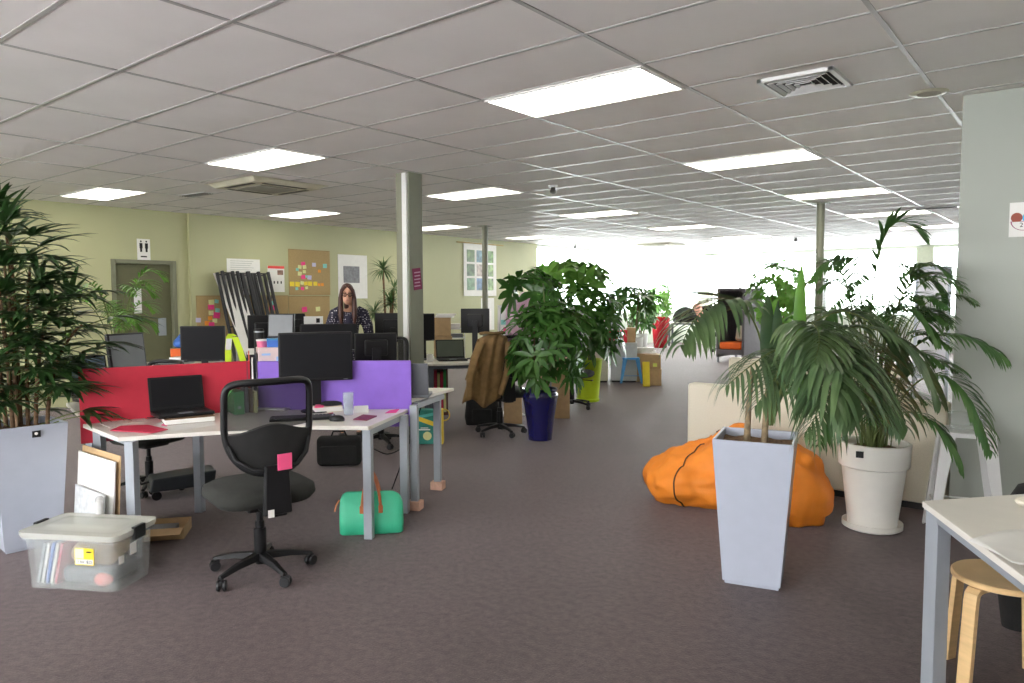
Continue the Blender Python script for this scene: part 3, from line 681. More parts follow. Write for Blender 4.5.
# right wing of the same desk
t = thing('keyboard', 'black keyboard at the left end of the purple screened desk', 'keyboard', on(303, 419.5, D1), away(315) + .0)
MB().rbox((0, 0, .010), (.42, .14, .016), .005).build('case', BLACK, t, smooth=30)
for r_ in range(5):
    k = MB()
    for j in range(16): k.box(-.20 + j * .0252, -.20 + j * .0252 + .021, -.060 + r_ * .0245, -.060 + r_ * .0245 + .0205, .018, .0225)
    k.build('key_row', mat('dark_key', (.05, .052, .055), .5), t)
t = thing('computer_mouse', 'black computer mouse beside the keyboard', 'mouse', on(337, 421, D1), away(337) + 1.2)
MB().rings([[(r_ * .031 * cos(a), r_ * .053 * sin(a), z) for a in [2 * pi * k / 20 for k in range(20)]] for r_, z in ((.92, 0), (1, .008), (.95, .02), (.75, .032), (.4, .037))]).build('body', BLACK, t, smooth=60)
MB().lathe([(.007, -.003), (.009, 0), (.007, .003)], 12, (0, .028, .0345), M=Ry(pi / 2)).build('wheel', GREYMETAL, t)
t = thing('book', 'cream paperback below the black hat right of the big monitor stand', 'book', on(326, 411, D1), away(326) + .25)
MB().box(-.095, .105, -.07, .07, 0, .003).box(-.095, .105, -.07, .07, .036, .039).build('cover', mat('cream_cover', (.66, .58, .42), .5), t)
MB().box(-.092, .102, -.068, .068, .003, .036).build('pages', PAPER, t)
t = thing('notebook', 'open paper notebook in front of the cream paperback', 'notebook', on(319, 416.5, D1), away(320) + .15)
MB().box(-.09, .09, -.045, .05, 0, .008).build('pages', PAPER, t); MB().tube([(.03, -.02, .012), (.10, .035, .012)], .004, 6).build('pen', REDP, t)
t = thing('cap', 'flat round black cap lying on the cream paperback', 'cap', tuple(Vector(on(331, 410, D1)) + Vector((0, 0, .040))), .3)
MB().lathe([(.075, 0), (.08, .005), (.07, .014), (.045, .022), (.01, .024)], 24).build('crown', FABBLK, t, smooth=50)
flat('sticky_note', 'pink note pad on the cream paperback by the big monitor', 'sticky note', [(314.5, 408), (315.5, 405.3), (324.5, 404.7), (323.5, 407.5)], .771, .006, PINK, dz=.0)
t = thing('drinking_glass', 'clear tall water glass on the purple screened desk', 'glass', on(348.5, 415, D1), 0)
MB().lathe([(.029, 0), (.031, .004), (.038, .155), (.0355, .155), (.0285, .010), (.001, .010)], 28).build('tumbler', TUMBLER, t, smooth=50)
MB().lathe([(.0282, .0115), (.031, .058), (.001, .058)], 24).build('water', TUMBLER, t, smooth=50)
flat('passport', 'maroon passport lying right of the water glass', 'passport', [(353, 420), (363, 415.3), (377, 416.6), (367, 421)], D1, .006, mat('maroon_cover', (.20, .015, .04), .5))
flat('sticky_note', 'hot pink notes near the right end of the purple screen', 'sticky note', [(385, 413.5), (390, 410.5), (399.5, 409.3), (396, 413)], D1, .002, HOTPINK)
t = thing('folded_card', 'small folded white card behind the passport', 'card', on(361, 412, D1), away(361) + .1)
MB().obox((-.0, -.02, .022), (.10, .002, .05), Rx(-.5)).obox((.0, .01, .022), (.10, .002, .05), Rx(.5)).build('card', PAPER, t)
# things seen through the mesh of the chair, near the bend of the desk
t = thing('ring_binder', 'green ring binder standing at the bend of the desk, seen through the chair', 'binder', on(235, 412.5, D1), away(235) + .25)
MB().box(-.035, .035, -.12, .12, 0, .16).build('cover', mat('green_binder', (.03, .28, .06), .5), t, bevel=.003); MB().lathe([(.012, 0), (.012, .002)], 16, (0, -.122, .05), M=Rx(pi / 2)).build('finger_ring', GREYMETAL, t)
for k in range(3):
    t = thing('notebook', ['grey spiral notebook standing next to the green binder', 'brown spiral notebook standing second from the green binder', 'cream folder standing third from the green binder'][k], 'notebook', on(243.5 + 4.5 * k, 411, D1), away(245) + .25)
    MB().box(-.010, .010, -.10, .10, 0, .18 - .015 * k).build('cover', [LAPGREY, CANE, PALEY][k], t)
    f = MB()
    for j in range(9): f.lathe([(.0075, -.0012), (.0085, 0), (.0075, .0012)], 8, (0, -.1, .02 + j * .016), cap=False)
    f.build('spiral', GREYMETAL, t)
t = thing('laptop_stand', 'propped pale laptop seen through the chair mesh against the purple screen', 'laptop', on(277, 408, D1), away(277) - .5)
MB().obox((0, .03, .075), (.26, .012, .17), Rx(-.6)).build('lid', WHITEP, t, bevel=.003); MB().box(-.13, .13, -.12, .0, 0, .014).build('base', WHITEP, t, bevel=.003)
MB().obox((0, .022, .075), (.03, .012, .03), Rx(-.6)).build('sticker', BLACK, t)
t = thing('paper_bag', 'crumpled orange bag on the desk, seen through the chair mesh', 'bag', on(258, 408, D1), .4)
f = MB().ball((0, 0, .03), (.055, .04, .03), 14, 8); f.v = [tuple(Vector(p_) * (1 + .18 * noise.noise(Vector(p_) * 30))) for p_ in f.v]; f.v = [(a, b_, max(0, c_)) for a, b_, c_ in f.v]; f.build('body', ORANGE, t, smooth=180)
MB().tube([(.04, 0, .045), (.06, .01, .06), (.075, .0, .055)], [.014, .006, .012], 8).build('twist', ORANGE, t, smooth=60)
# second desk: laptops, boxes, hi-vis vest
D2 = .79
q = G(409, 396, D2); laptop('grey laptop seen from behind, right of the purple screen', (q.x, q.y, D2 + .001), away(409) + pi - .15, w=.33, open_=1.75, lidm=LAPGREY, h=.245)
t = thing('carton', 'pinkish white carton behind the purple screen, left of the big monitor', 'box', tuple(P(269, 345, 5.35).xy) + (D2 + .001,), away(268) + .1)
MB().box(-.085, .095, -.08, .08, 0, .385).build('carton_body', mat('pink_white_carton', (.78, .62, .60), .6, var=.08, scale=9), t, bevel=.002); MB().box(-.06, .0, -.082, -.080, .33, .345).box(.04, .09, -.082, -.08, .27, .32).build('print', mat('pale_blue_print', (.35, .55, .85), .6), t)
t = thing('tub', 'small pink tub on top of the pinkish carton', 'tub', tuple(P(262, 345, 5.35).xy) + (D2 + .387,), 0)
MB().lathe([(.034, 0), (.038, .045)], 24).build('cup', mat('candy_pink', (.85, .2, .35), .5), t, smooth=40); MB().lathe([(.041, .045), (.041, .056), (.03, .058)], 24).build('lid', PAPER, t, smooth=40)
t = thing('small_box', 'small blue box on top of the pinkish carton', 'box', tuple(P(273, 345, 5.35).xy) + (D2 + .387,), away(273))
MB().box(-.042, .042, -.03, .03, 0, .062).build('box_body', BLUEP, t, bevel=.002); MB().box(-.043, .043, -.031, .031, .05, .064).build('lid', mat('teal_blue', (.05, .25, .5), .5), t, bevel=.002)
t = thing('file_rack', 'open grey file rack holding red and white papers between the two screens', 'file rack', tuple(P(251, 350, 5.3).xy) + (D2 + .001,), away(251))
MB().box(-.03, .03, -.07, .07, 0, .004).box(-.032, -.028, -.07, .07, .004, .35).box(.028, .032, -.07, .07, .004, .35).box(-.028, .028, .066, .07, .004, .33).build('rack', DGREYMETAL, t)
MB().box(-.020, -.012, -.06, .06, .005, .36).build('red_file', mat('coral_card', (.8, .2, .12), .6), t); MB().box(.0, .012, -.06, .06, .005, .31).build('white_file', PAPER, t)
t = thing('hi_vis_vest', 'hi-vis yellow vest hanging in a loop behind the red screen', 'vest', tuple(P(236, 345, 5.5).xy) + (.79,), away(236))
def strap(mb, pts, wd, mi=0):
    for a, b_ in zip(pts[:-1], pts[1:]):
        A, B = Vector(a), Vector(b_); d = B - A; M = Matrix((Vector((1, 0, 0)), d.normalized().cross(Vector((1, 0, 0))).normalized() * -1, d.normalized())).transposed()
        mb.obox((A + B) / 2, (wd, .012, d.length * 1.05), M, mi)
LFT = [(-.062, -.02, .02), (-.060, -.01, .22), (-.055, 0, .38), (-.045, .0, .46)]; RGT = [(-.03, .0, .475), (-.005, 0, .45), (.025, -.01, .36), (.055, -.02, .24), (.075, -.02, .10)]
f = MB(); strap(f, LFT[1:], .045); strap(f, [(-.05, 0, .45), (-.035, 0, .478), (-.01, 0, .46)], .04); strap(f, RGT[1:], .045); f.build('fabric', HIVIS, t)
f = MB(); strap(f, [(-.062, -.022, .14), (-.060, -.020, .24)], .047); strap(f, [(-.056, -.010, .36), (-.048, -.008, .44)], .04); f.build('reflective_tape', SILVER, t)
t = thing('stand_pole', 'thin grey pole stand holding the hi-vis vest', 'stand', tuple(P(236.5, 345, 5.56).xy) + (D2 + .001,), away(236))
MB().box(-.005, .005, -.002, .008, .01, .45).build('pole', GREYMETAL, t); MB().box(-.06, .06, -.04, .05, 0, .01).build('foot', GREYMETAL, t)

# ---- desks and monitors farther back
def place_mon(lb, u0, u1, v0, v1, d, desk, rot=0, tilt=0, face=SCREEN, back=False, flip=0, w=None):
    um = (u0 + u1) / 2; pw = w or (u1 - u0) * d / F_PX / max(.5, cos(rot)); zt = P(um, v0, d).z; zb = P(um, v1, d).z
    q = P(um, v0, d); h = zt - zb
    return monitor('monitor', lb, (q.x, q.y, desk), away(um) + rot + (pi if back else 0), pw, h, max(.03, zb - desk), tilt, face)
def rect_desk(lb, u0, u1, v, z, depth_, rot, legs=True, legm=GREYMETAL, extra=0):
    A = G(u0, v, z); B = G(u1, v + rot, z); d = (B - A).normalized(); nrm = Vector((-d.y, d.x, 0))
    if nrm.dot(_fw) < 0: nrm = -nrm
    B = B + d * extra; C = B + nrm * depth_; D = A + nrm * depth_
    lg = []
    for p_, sx, sy in ((A, 1, 1), (B, -1, 1), (C, -1, -1), (D, 1, -1)):
        e = p_ + d * .05 * sx + nrm * .05 * sy; lg.append((e.x, e.y))
    return make_desk('office_desk', lb, 'desk', [(A.x, A.y), (B.x, B.y), (C.x, C.y), (D.x, D.y)], z, lg, [(lg[0], lg[1]), (lg[1], lg[2]), (lg[2], lg[3]), (lg[3], lg[0])], legm=legm, rot=atan2(d.y, d.x))
rect_desk('far left office desk with magazines, in front of the olive door', 118, 218, 368, .745, .75, -2)
rect_desk('office desk behind the big monitors where the woman stands', 238, 352, 366.5, .745, .75, -1.5)
rect_desk('office desk just behind the thick column', 366, 408, 365, .745, .7, -1)
rect_desk('white office desk with an open laptop, right of the thick column', 427, 482, 364, .745, .72, -1.2, legm=DGREYMETAL)
place_mon('black monitor facing the viewer behind the red screen', 181.5, 223, 326, 361.5, 7.9, .745, rot=-.25)
place_mon('monitor painted grey for glare, tilted behind the left end of the red screen', 111, 143, 333, 371, 5.35, .79, rot=.75, tilt=-.12, face=GREYSC)
q = P(97, 363, 5.25); laptop('pale blue laptop screen at the left end behind the red screen', (q.x, q.y, .801), away(97) + .45, w=.27, open_=1.75, face=mat('pale_blue_screen', (.30, .42, .56), .25), h=.30, d=.2)
place_mon('dark monitor back with stand, left of the grey leaning screen', 248, 274, 315, 348, 8.0, .745, rot=.15, back=True)
place_mon('monitor with a painted grey reflection left of the white box', 268, 293, 313.5, 338, 7.7, .745, rot=-.45, face=GREYSC, tilt=-.1)
place_mon('thin black monitor turned nearly edge on, left of the white box', 292, 301, 313.5, 338, 8.25, .745, rot=.2, back=True, w=.18)
place_mon('wide low black monitor right in front of the woman', 301, 357, 323, 352, 7.05, .745, rot=.05, tilt=-.35)
place_mon('black monitor right of the big monitor, left of the thick column', 355, 396, 333, 362, 5.95, .79, rot=.1, back=True)
place_mon('black monitor back in front of the feathery plant by the column', 375, 411, 313, 342, 8.4, .745, rot=.0, back=True)
place_mon('narrow black monitor between the thick column and the cardboard boxes', 415, 434.5, 313.5, 341, 9.1, .745, rot=.35)
place_mon('black monitor back left of the umbrella plant, under the photo banner', 461, 489.5, 308.5, 333, 9.3, .745, rot=-.1, back=True)
q = G(452, 360.5, .745); laptop('open dark laptop on the white desk right of the thick column', (q.x, q.y, .746), away(452) + .15, w=.36, open_=1.9, face=mat('dim_green_screen', (.055, .07, .05), .3), h=.24)
def carton(lb, u, v, d, z, sz, m=KRAFT, rot=0, tape=True, name='cardboard_box'):
    q = P(u, v, d); t = thing(name, lb, 'box', (q.x, q.y, z), away(u) + rot)
    a, b_, c_ = sz[0] / 2, sz[1] / 2, sz[2]
    MB().box(-a, a, -b_, b_, .001, c_).build('carton_body', m, t, bevel=.003)
    f = MB().box(-a - .001, a + .001, -b_ - .001, -.002, c_, c_ + .003).box(-a - .001, a + .001, .002, b_ + .001, c_, c_ + .003); f.build('flap', m, t)
    if tape: MB().box(-a - .002, a + .002, -.025, .025, c_ + .003, c_ + .004).box(-a - .002, -a - .001, -.025, .025, c_ * .7, c_).build('tape', mat('clear_brown_tape', (.45, .33, .2), .3), t)
    return t
carton('cardboard box on the rear desk, lower of two beside the narrow monitor', 443, 340, 9.6, .745, (.24, .2, .27))
carton('cardboard box stacked on another beside the narrow monitor', 442.5, 330, 9.6, 1.022, (.22, .18, .235))
t = thing('paper_stack', 'untidy stack of white papers on top of the stacked cardboard boxes', 'papers', tuple(P(444, 320, 9.6).xy) + (1.264,), away(444))
for k in range(4): MB().obox((.01 * k, 0, .006 + .012 * k), (.24, .17, .010), Rz(.12 * k - .2)).build('sheet_bundle', PAPER, t)
t = thing('desk_organiser', 'white desk organiser with clutter between the boxes and the monitor back', 'organiser', tuple(P(456, 330, 9.7).xy) + (.746,), away(456))
for k in range(4): MB().box(-.12, .12, -.12, .12, .0 + .12 * k, .01 + .12 * k).build('tray', WHITEP, t)
MB().box(-.12, -.11, -.12, .12, .01, .37).box(.11, .12, -.12, .12, .01, .37).build('side', WHITEP, t); MB().box(-.09, .09, -.10, .08, .252, .30).build('dark_papers', LAPGREY, t); MB().box(-.08, .06, -.10, .08, .372, .43).build('white_papers', PAPER, t)
rr_ = random.Random(5)
for k in range(7):
    q = P(160 + k * 5.5, 362, 7.9 + .03 * k); m = [PAPER, REDP, mat('magazine_print', (.45, .42, .38), .4, var=.6, scale=16), PAPER, mat('magazine_print_dark', (.12, .12, .14), .4, var=.8, scale=12), PAPER, REDP][k]
    o = MB().obox((0, 0, .012), (.30, .21, .022), Rz(rr_.uniform(-.5, .5))).build('magazine', m, loc=(q.x, q.y, .747 + .0225 * k)); tag(o, ['white', 'red', 'printed', 'plain white', 'dark printed', 'top white', 'topmost red'][k] + ' magazine in the untidy pile left of the black monitor behind the red screen', 'magazine', 'magazines behind the red screen')
carton('small orange box beside the black monitor behind the red screen', 177, 352, 8.6, .745, (.14, .12, .19), mat('orange_box', (.85, .16, .03), .5), name='small_box')
t = thing('bag', 'small blue drawstring bag on the orange box', 'bag', tuple(P(179, 345, 8.6).xy) + (.941,), .3)
f = MB().ball((0, 0, .06), (.07, .055, .06), 16, 10); f.v = [(a * (1 + .15 * noise.noise(Vector((a, b_, c_)) * 18)), b_, max(0, c_)) for a, b_, c_ in f.v]; f.build('pouch', BLUEP, t, smooth=180); MB().tube([(0, 0, .11), (.01, 0, .14), (.03, 0, .15)], [.03, .012, .02], 8).build('neck', BLUEP, t, smooth=60)
carton('white box on the rear desk left of the woman', 313.5, 322, 8.3, .745, (.21, .16, .57), WHITEP, tape=False, name='white_box')
o = MB().box(-.02, .02, -.002, .0, -.025, .025).build('sticker', BLACK); q = P(318, 320.5, 8.2); o.location = q; o.rotation_euler.z = away(318); tag(o, 'black square sticker on the white box left of the woman', 'sticker')
carton('purple folder standing left of the white box', 302.5, 318, 8.4, .745, (.07, .16, .58), mat('plum_card', (.22, .03, .20), .5), tape=False, name='folder')
t = thing('speaker', 'black cylindrical speaker in front of the dark monitor back', 'speaker', tuple(P(259, 335, 7.75).xy) + (.746,), 0)
MB().lathe([(.05, 0), (.052, .01), (.052, .45), (.045, .46)], 24).build('cabinet', BLACK, t, smooth=40); MB().lathe([(.0525, .42), (.0525, .435)], 24).build('rim', GREYMETAL, t, smooth=40)

# black folding frames leaning on the green wall
for k in range(8):
    u = [219, 224, 234, 239, 243, 250, 256, 260][k]
    y, z = WPT(u, 273 + (k % 3) * 1.5); Y0 = y
    hgt = 1.93 + .03 * (k % 2); run = .46 + .04 * (k % 3)
    t = thing('folding_frame', ['leftmost', 'second from left', 'third from left', 'fourth from left', 'fifth from left', 'sixth from left', 'seventh from left', 'rightmost'][k] + ' black metal trestle frame leaning on the green wall', 'frame', (XL, Y0 + .55, 0), 0, 'black frames leaning on the wall')
    W2 = .09; f = MB(); tp = lambda s_, q_: Vector((.10 + run * (1 - q_), s_ * W2 - .55 + (.12) * (1 - q_), hgt * q_ + .0))
    for s_ in (-1, 1):
        A, B = tp(s_, 0.01), tp(s_, 1); MB().tube([A, B], .028, 8).build('upright', BLACKM, t, smooth=60)
    for q_ in (.08, .985, .55): MB().tube([tp(-1, q_), tp(1, q_)], .012, 6).build('crossbar', BLACKM, t, smooth=60)
    if k in (6, 7): MB().tube([tp(-1, .55), tp(1, .85)], .008, 6).build('brace', BLACKM, t, smooth=60)
t = thing('white_board', 'plain white board leaning between the black frames', 'board', (XL, WPT(228, 275)[0], 0))
MB().rings([[(.70, .10, 0), (.70, .75, 0), (.69, .75, 0), (.69, .10, 0)], [(.08, -.30, 1.92), (.08, .02, 1.92), (.07, .02, 1.92), (.07, -.30, 1.92)]]).build('panel', PAPER, t)

# ------------------------------------------------------------------ bags, box, boards near the desks
q = G(371, 540); t = thing('handbag', 'mint green handbag with tan handles standing behind the front desk leg', 'handbag', (q.x - .125, q.y + .115, 0), away(371) - .04)
rs = []
for z, hx, hy in ((.0, .195, .060), (.008, .205, .068), (.08, .207, .070), (.17, .205, .052), (.235, .202, .027), (.262, .192, .014), (.270, .18, .006)):
    rs.append([(hx * (abs(cos(a)) ** .22) * (1 if cos(a) > 0 else -1), hy * (abs(sin(a)) ** .4) * (1 if sin(a) > 0 else -1), z - .028 * abs(cos(a)) ** 3 * (z > .2) - .012 * cos(a) * (z > .2)) for a in [2 * pi * k / 40 for k in range(40)]])
MB().rings(rs).build('bag_body', MINT, t, smooth=70)
for s_ in (-1, 1):
    pts = [Vector((-.06 + .12 * k / 16, s_ * .055 * (1 - .5 * sin(pi * k / 16)), .19 + .20 * sin(pi * k / 16) ** .7)) for k in range(17)]
    pts = [Vector((-.06, s_ * .058, .18))] + pts[1:-1] + [Vector((.06, s_ * .058, .18))]
    h_ = MB().tube(pts, .0095, 8).build('handle', BROWNL, t, smooth=60)
    for x in (-.06, .06): MB().box(x - .014, x + .014, s_ * .060 - .006, s_ * .060 + .006, .14, .19).build('handle_tab', BROWNL, h_, bevel=.003)
MB().tube([(-.17, .0, .245), (0, 0, .27), (.17, 0, .245)], .004, 6).build('zip', mat('dark_green_zip', (.02, .16, .10), .5), t)
MB().tube([(-.205, 0, .22), (-.225, -.01, .19), (-.235, -.015, .15)], .006, 6).build('zip_pull', BROWNL, t, smooth=60)
q = G(336, 468); t = thing('laptop_bag', 'soft black laptop bag standing in the shadow under the purple screened desk', 'bag', (q.x - .05, q.y + .08, 0), away(336) - .15)
MB().rbox((0, 0, .14), (.40, .13, .275), .05).build('bag_body', FABBLK, t, smooth=60)
MB().rbox((0, -.07, .11), (.32, .03, .17), .014).build('front_pocket', FABBLK, t, smooth=60)
MB().tube([(-.07, -.01, .27), (-.05, -.01, .32), (.05, -.01, .32), (.07, -.01, .27)], .009, 8).build('handle', BLACK, t, smooth=60)
q = G(182, 494); t = thing('trolley_case', 'flat black wheeled case under the red screened desk', 'case', (q.x, q.y, 0), away(182) + .15)
MB().rings([[(-.24, -.13, .07), (.22, -.13, .07), (.22, .13, .07), (-.24, .13, .07)], [(-.22, -.12, .165), (.24, -.12, .185), (.24, .12, .185), (-.22, .12, .165)]]).build('case_body', mat('blue_black_plastic', (.022, .027, .034), .4), t, bevel=.012)
for x, y in ((-.19, -.09), (.18, -.09), (-.19, .09), (.18, .09)):
    MB().lathe([(.012, -.012), (.035, -.010), (.035, .010), (.012, .012)], 18, (x, y, .0355), M=Rx(pi / 2)).box(x - .008, x + .008, y - .017, y - .013, .03, .08).build('wheel', BLACK, t, smooth=40)
MB().tube([(-.24, -.09, .15), (-.29, -.09, .14), (-.29, .09, .14), (-.24, .09, .15)], .009, 8).build('handle', BLACK, t, smooth=60)
# shopping bag behind the raised desk
q = G(424, 444); t = thing('shopping_bag', 'green and yellow reusable shopping bag behind the raised desk leg', 'bag', (q.x, q.y + .06, 0), away(424) - .1)
BAGY = mat('bag_yellow', (.80, .58, .04), .55, var=.05); BAGG = mat('bag_teal_green', (.015, .22, .18), .5, var=.3, scale=8)
MB().rings([[(-.16, -.07, .002), (.11, -.07, .002), (.11, .07, .002), (-.16, .07, .002)], [(-.165, -.06, .36), (.11, -.06, .36), (.11, .06, .36), (-.165, .06, .36)]]).build('bag_body', BAGG, t, bevel=.006)
MB().rings([[(.111, -.075, .001), (.165, -.075, .001), (.165, .075, .001), (.111, .075, .001)], [(.111, -.065, .362), (.16, -.065, .362), (.16, .065, .362), (.111, .065, .362)]]).build('side_gusset', BAGY, t, bevel=.005)
f = MB(); f.obox((-.03, -.069, .25), (.25, .004, .045), Ry(.35)); f.build('yellow_swoosh', BAGY, t)
MB().obox((-.03, -.068, .30), (.22, .004, .03), Ry(-.2)).build('pale_teal_stripe', mat('pale_teal', (.10, .50, .46), .5), t)
MB().lathe([(.045, 0), (.045, .003)], 20, (-.0, -.071, .09), M=Rx(pi / 2)).build('round_emblem', PALEY, t)
MB().box(-.09, .03, -.0725, -.070, .150, .162).box(-.07, .01, -.0725, -.070, .170, .178).build('print_lines', PAPER, t)
pts = [Vector((.12 + .055 - .055 * cos(a), -.01, .30 + .06 * sin(a))) for a in [pi * .1 + k * pi * 1.6 / 14 for k in range(15)]]
MB().tube(pts, .011, 8, flat=.5).build('handle', BAGY, t, smooth=60)
# cables hanging from the raised desk
for k, (pts, lb) in enumerate(((((417, 397, 5.75), (415, 412, 5.75), (411, 432, 5.7), (404, 446, 5.6), (388, 454, 5.5), (372, 448, 5.4)), 'black cable sagging between the desk legs right of the green bag'),
                               (((425, 392, 5.6), (417, 420, 5.5), (408, 440, 5.4), (399, 470, 5.3), (392, 489, 5.42)), 'black cable hanging from the raised desk down to the carpet'))):
    ps = [P(*p_) for p_ in pts]; sm = []
    for i in range(len(ps) - 1):
        p0, p1, p2, p3 = ps[max(i - 1, 0)], ps[i], ps[i + 1], ps[min(i + 2, len(ps) - 1)]
        for j in range(6):
            s_ = j / 6; sm.append(.5 * ((2 * p1) + (-p0 + p2) * s_ + (2 * p0 - 5 * p1 + 4 * p2 - p3) * s_ ** 2 + (-p0 + 3 * p1 - 3 * p2 + p3) * s_ ** 3))
    sm.append(ps[-1]); c = sm[0].copy()
    tag(MB().tube([p_ - c for p_ in sm], .005, 6).build('cable', BLACK, smooth=60, loc=c), lb, 'cable')

# foam boards standing between the planter and the desk leg
def lean_board(name, lb, a, b, h, lean, th, m, mi_edge=None):
    A = Vector((a[0], a[1], 0)); B = Vector((b[0], b[1], 0)); c = (A + B) / 2; d = (B - A).normalized(); n_ = Vector((-d.y, d.x, 0))
    up = (Vector((0, 0, 1)) * cos(lean) + n_ * sin(lean)).normalized(); M = Matrix((d, n_.cross(Vector()) if False else up.cross(d), up)).transposed()
    o = MB().obox(up * h / 2 + Vector((0, 0, .003)), ((B - A).length, th, h), M).build(name, m, loc=c, bevel=.003); return tag(o, lb, 'board')
lean_board('foam_board', 'large white foam board standing on edge beside the left planter', (-4.97, 1.80), (-4.45, 1.80), .58, .06, .012, PAPER)
lean_board('foam_board', 'grey printed board leaning in front of the large white foam board', (-4.93, 1.765), (-4.50, 1.765), .38, .07, .006, mat('grey_print_board', (.55, .57, .58), .5, var=.15, scale=30))
lean_board('cardboard_sheet', 'brown cardboard sheet behind the white foam board', (-4.99, 1.83), (-4.45, 1.83), .61, .06, .008, KRAFT)
o = MB().rbox((0, 0, .20), (.13, .045, .38), .02, Rz(-.4)).build('bubble_wrapped_parcel', glassy('bubble_wrap', (.9, .9, .9), .3, .2, (.75, .75, .74)), loc=(-4.44, 1.735, .003), smooth=60); tag(o, 'bubble wrapped parcel against the left desk leg, behind the storage box', 'parcel')
# open cardboard tray on the carpet
q = G(160, 535); t = thing('cardboard_box', 'low open cardboard box on the carpet behind the plastic storage box', 'box', (q.x, q.y, 0), .9)
MB().box(-.17, .17, -.12, .12, .001, .006).box(-.17, -.166, -.12, .12, .006, .075).box(.166, .17, -.12, .12, .006, .075).box(-.166, .166, .116, .12, .006, .075).box(-.166, .166, -.12, -.116, .006, .075).build('tray', KRAFT, t)
MB().obox((.0, -.165, .066), (.33, .10, .004), Rx(.15)).build('open_flap', KRAFT, t); MB().box(-.14, .10, -.09, .08, .008, .05).build('papers', LAPGREY, t)

# plastic storage box
A, B, Cc = G(28, 587.5), G(117, 593), G(145, 576)
dx = (B - A).normalized(); wx = (B - A).length; dy = Vector((-dx.y, dx.x, 0)); wy = .29
c = A + dx * wx / 2 + dy * wy / 2
t = thing('storage_box', 'clear plastic storage box with closed lid and a yellow price label on the carpet', 'storage box', (c.x, c.y, 0), atan2(dx.y, dx.x))
hx, hy, HB = wx / 2, wy / 2, .29
def rrect(hx, hy, r, z):
    o = []
    for cx, cy, a0 in ((1, 1, 0), (-1, 1, pi / 2), (-1, -1, pi), (1, -1, 3 * pi / 2)):
        for j in range(6):
            a = a0 + j / 5 * pi / 2; o.append((cx * (hx - r) + r * cos(a), cy * (hy - r) + r * sin(a), z))
    return o
MB().rings([rrect(hx - .012, hy - .012, .04, HB), rrect(hx - .016, hy - .016, .04, .01), rrect(hx, hy, .045, .002), rrect(hx + .016, hy + .016, .05, HB), rrect(hx + .026, hy + .026, .05, HB), rrect(hx + .026, hy + .026, .05, HB - .025)], cap=False).add([(-hx + .02, -hy + .02, .004), (hx - .02, -hy + .02, .004), (hx - .02, hy - .02, .004), (-hx + .02, hy - .02, .004)], [(0, 1, 2, 3)]).build('tub', CLEAR, t, smooth=40)
lid = MB().rings([rrect(hx + .03, hy + .03, .05, HB - .012), rrect(hx + .036, hy + .036, .05, HB + .004), rrect(hx + .036, hy + .036, .05, HB + .02), rrect(hx + .0, hy + .0, .05, HB + .026), rrect(hx - .03, hy - .03, .05, HB + .02), rrect(hx - .06, hy - .06, .04, HB + .034), rrect(hx - .10, hy - .10, .03, HB + .036)]).build('lid', LIDM, t, smooth=40)
for s_ in (-1, 1): MB().box(s_ * (hx + .032) - .012, s_ * (hx + .032) + .012, -.045, .045, HB - .04, HB + .03).build('clip', BLACK, t, bevel=.004)
lb_ = MB().box(.035, .145, -hy - .014, -hy - .0115, .145, .235).build('price_label', mat('label_yellow', (.88, .66, .03), .5), t)
MB().box(.038, .088, -hy - .0150, -hy - .0142, .180, .232).build('label_picture', mat('label_pale', (.75, .70, .50), .5), lb_)
MB().box(.040, .142, -hy - .0154, -hy - .0150, .150, .176).build('price_strip', PAPER, lb_)
text('lettering', '2 for $25', .024, BLACK, lb_, (.094, -hy - .0162, .163), (pi / 2, 0, 0))
MB().box(.105, .135, -hy - .0162, -hy - .0158, .212, .220).build('print_line', BLACK, lb_)
MB().box(hx + .0135, hx + .0155, -.05, .0, .17, .23).build('white_label', PAPER, t); MB().box(hx + .0135, hx + .0155, -.14, -.10, .15, .19).build('white_label', PAPER, t)
bt = (c.x, c.y, .006); Mt = Rz(t.rotation_euler.z)
for k, (m_, lb) in enumerate(((GREYMETAL, 'grey'), (PAPER, 'white'), (BLUEP, 'blue'), (PAPER, 'second white'), (REDP, 'red spined'))):
    o = MB().obox((0, 0, .115), (.014, .22, .225), Ry(.22)).build('folder', m_); q = c + Mt @ Vector((-hx + .055 + .026 * k, .0, .01)); o.location = q; o.rotation_euler.z = t.rotation_euler.z; tag(o, lb + ' folder leaning at the left end inside the clear storage box', 'folder', 'folders in the storage box')
o = MB().rbox((0, 0, 0), (.24, .22, .10), .045).build('paper_parcel', KRAFT, smooth=60); o.location = c + Mt @ Vector((.05, .02, .17)); o.rotation_euler = (.1, .15, t.rotation_euler.z + .2); tag(o, 'brown paper parcel inside the clear storage box behind its label', 'parcel')
o = MB().rbox((0, 0, 0), (.30, .24, .09), .03).build('grey_bundle', LAPGREY, smooth=60); o.location = c + Mt @ Vector((.04, .03, .056)); o.rotation_euler = (0, 0, t.rotation_euler.z); tag(o, 'grey cloth bundle at the bottom of the clear storage box', 'bundle')
o = MB().ball((0, 0, 0), (.055, .045, .035), 20, 12).build('soft_ball', mat('salmon_pink', (.80, .25, .22), .6), smooth=180); o.location = c + Mt @ Vector((.14, -hy + .062, .045)); tag(o, 'salmon pink ball at the bottom right inside the clear storage box', 'ball')
o = MB().obox((0, 0, 0), (.30, .20, .008)).build('magazine', PAPER); o.location = c + Mt @ Vector((-.02, .0, HB - .02)); o.rotation_euler.z = t.rotation_euler.z + .1; tag(o, 'white papers lying just under the lid of the storage box', 'papers')

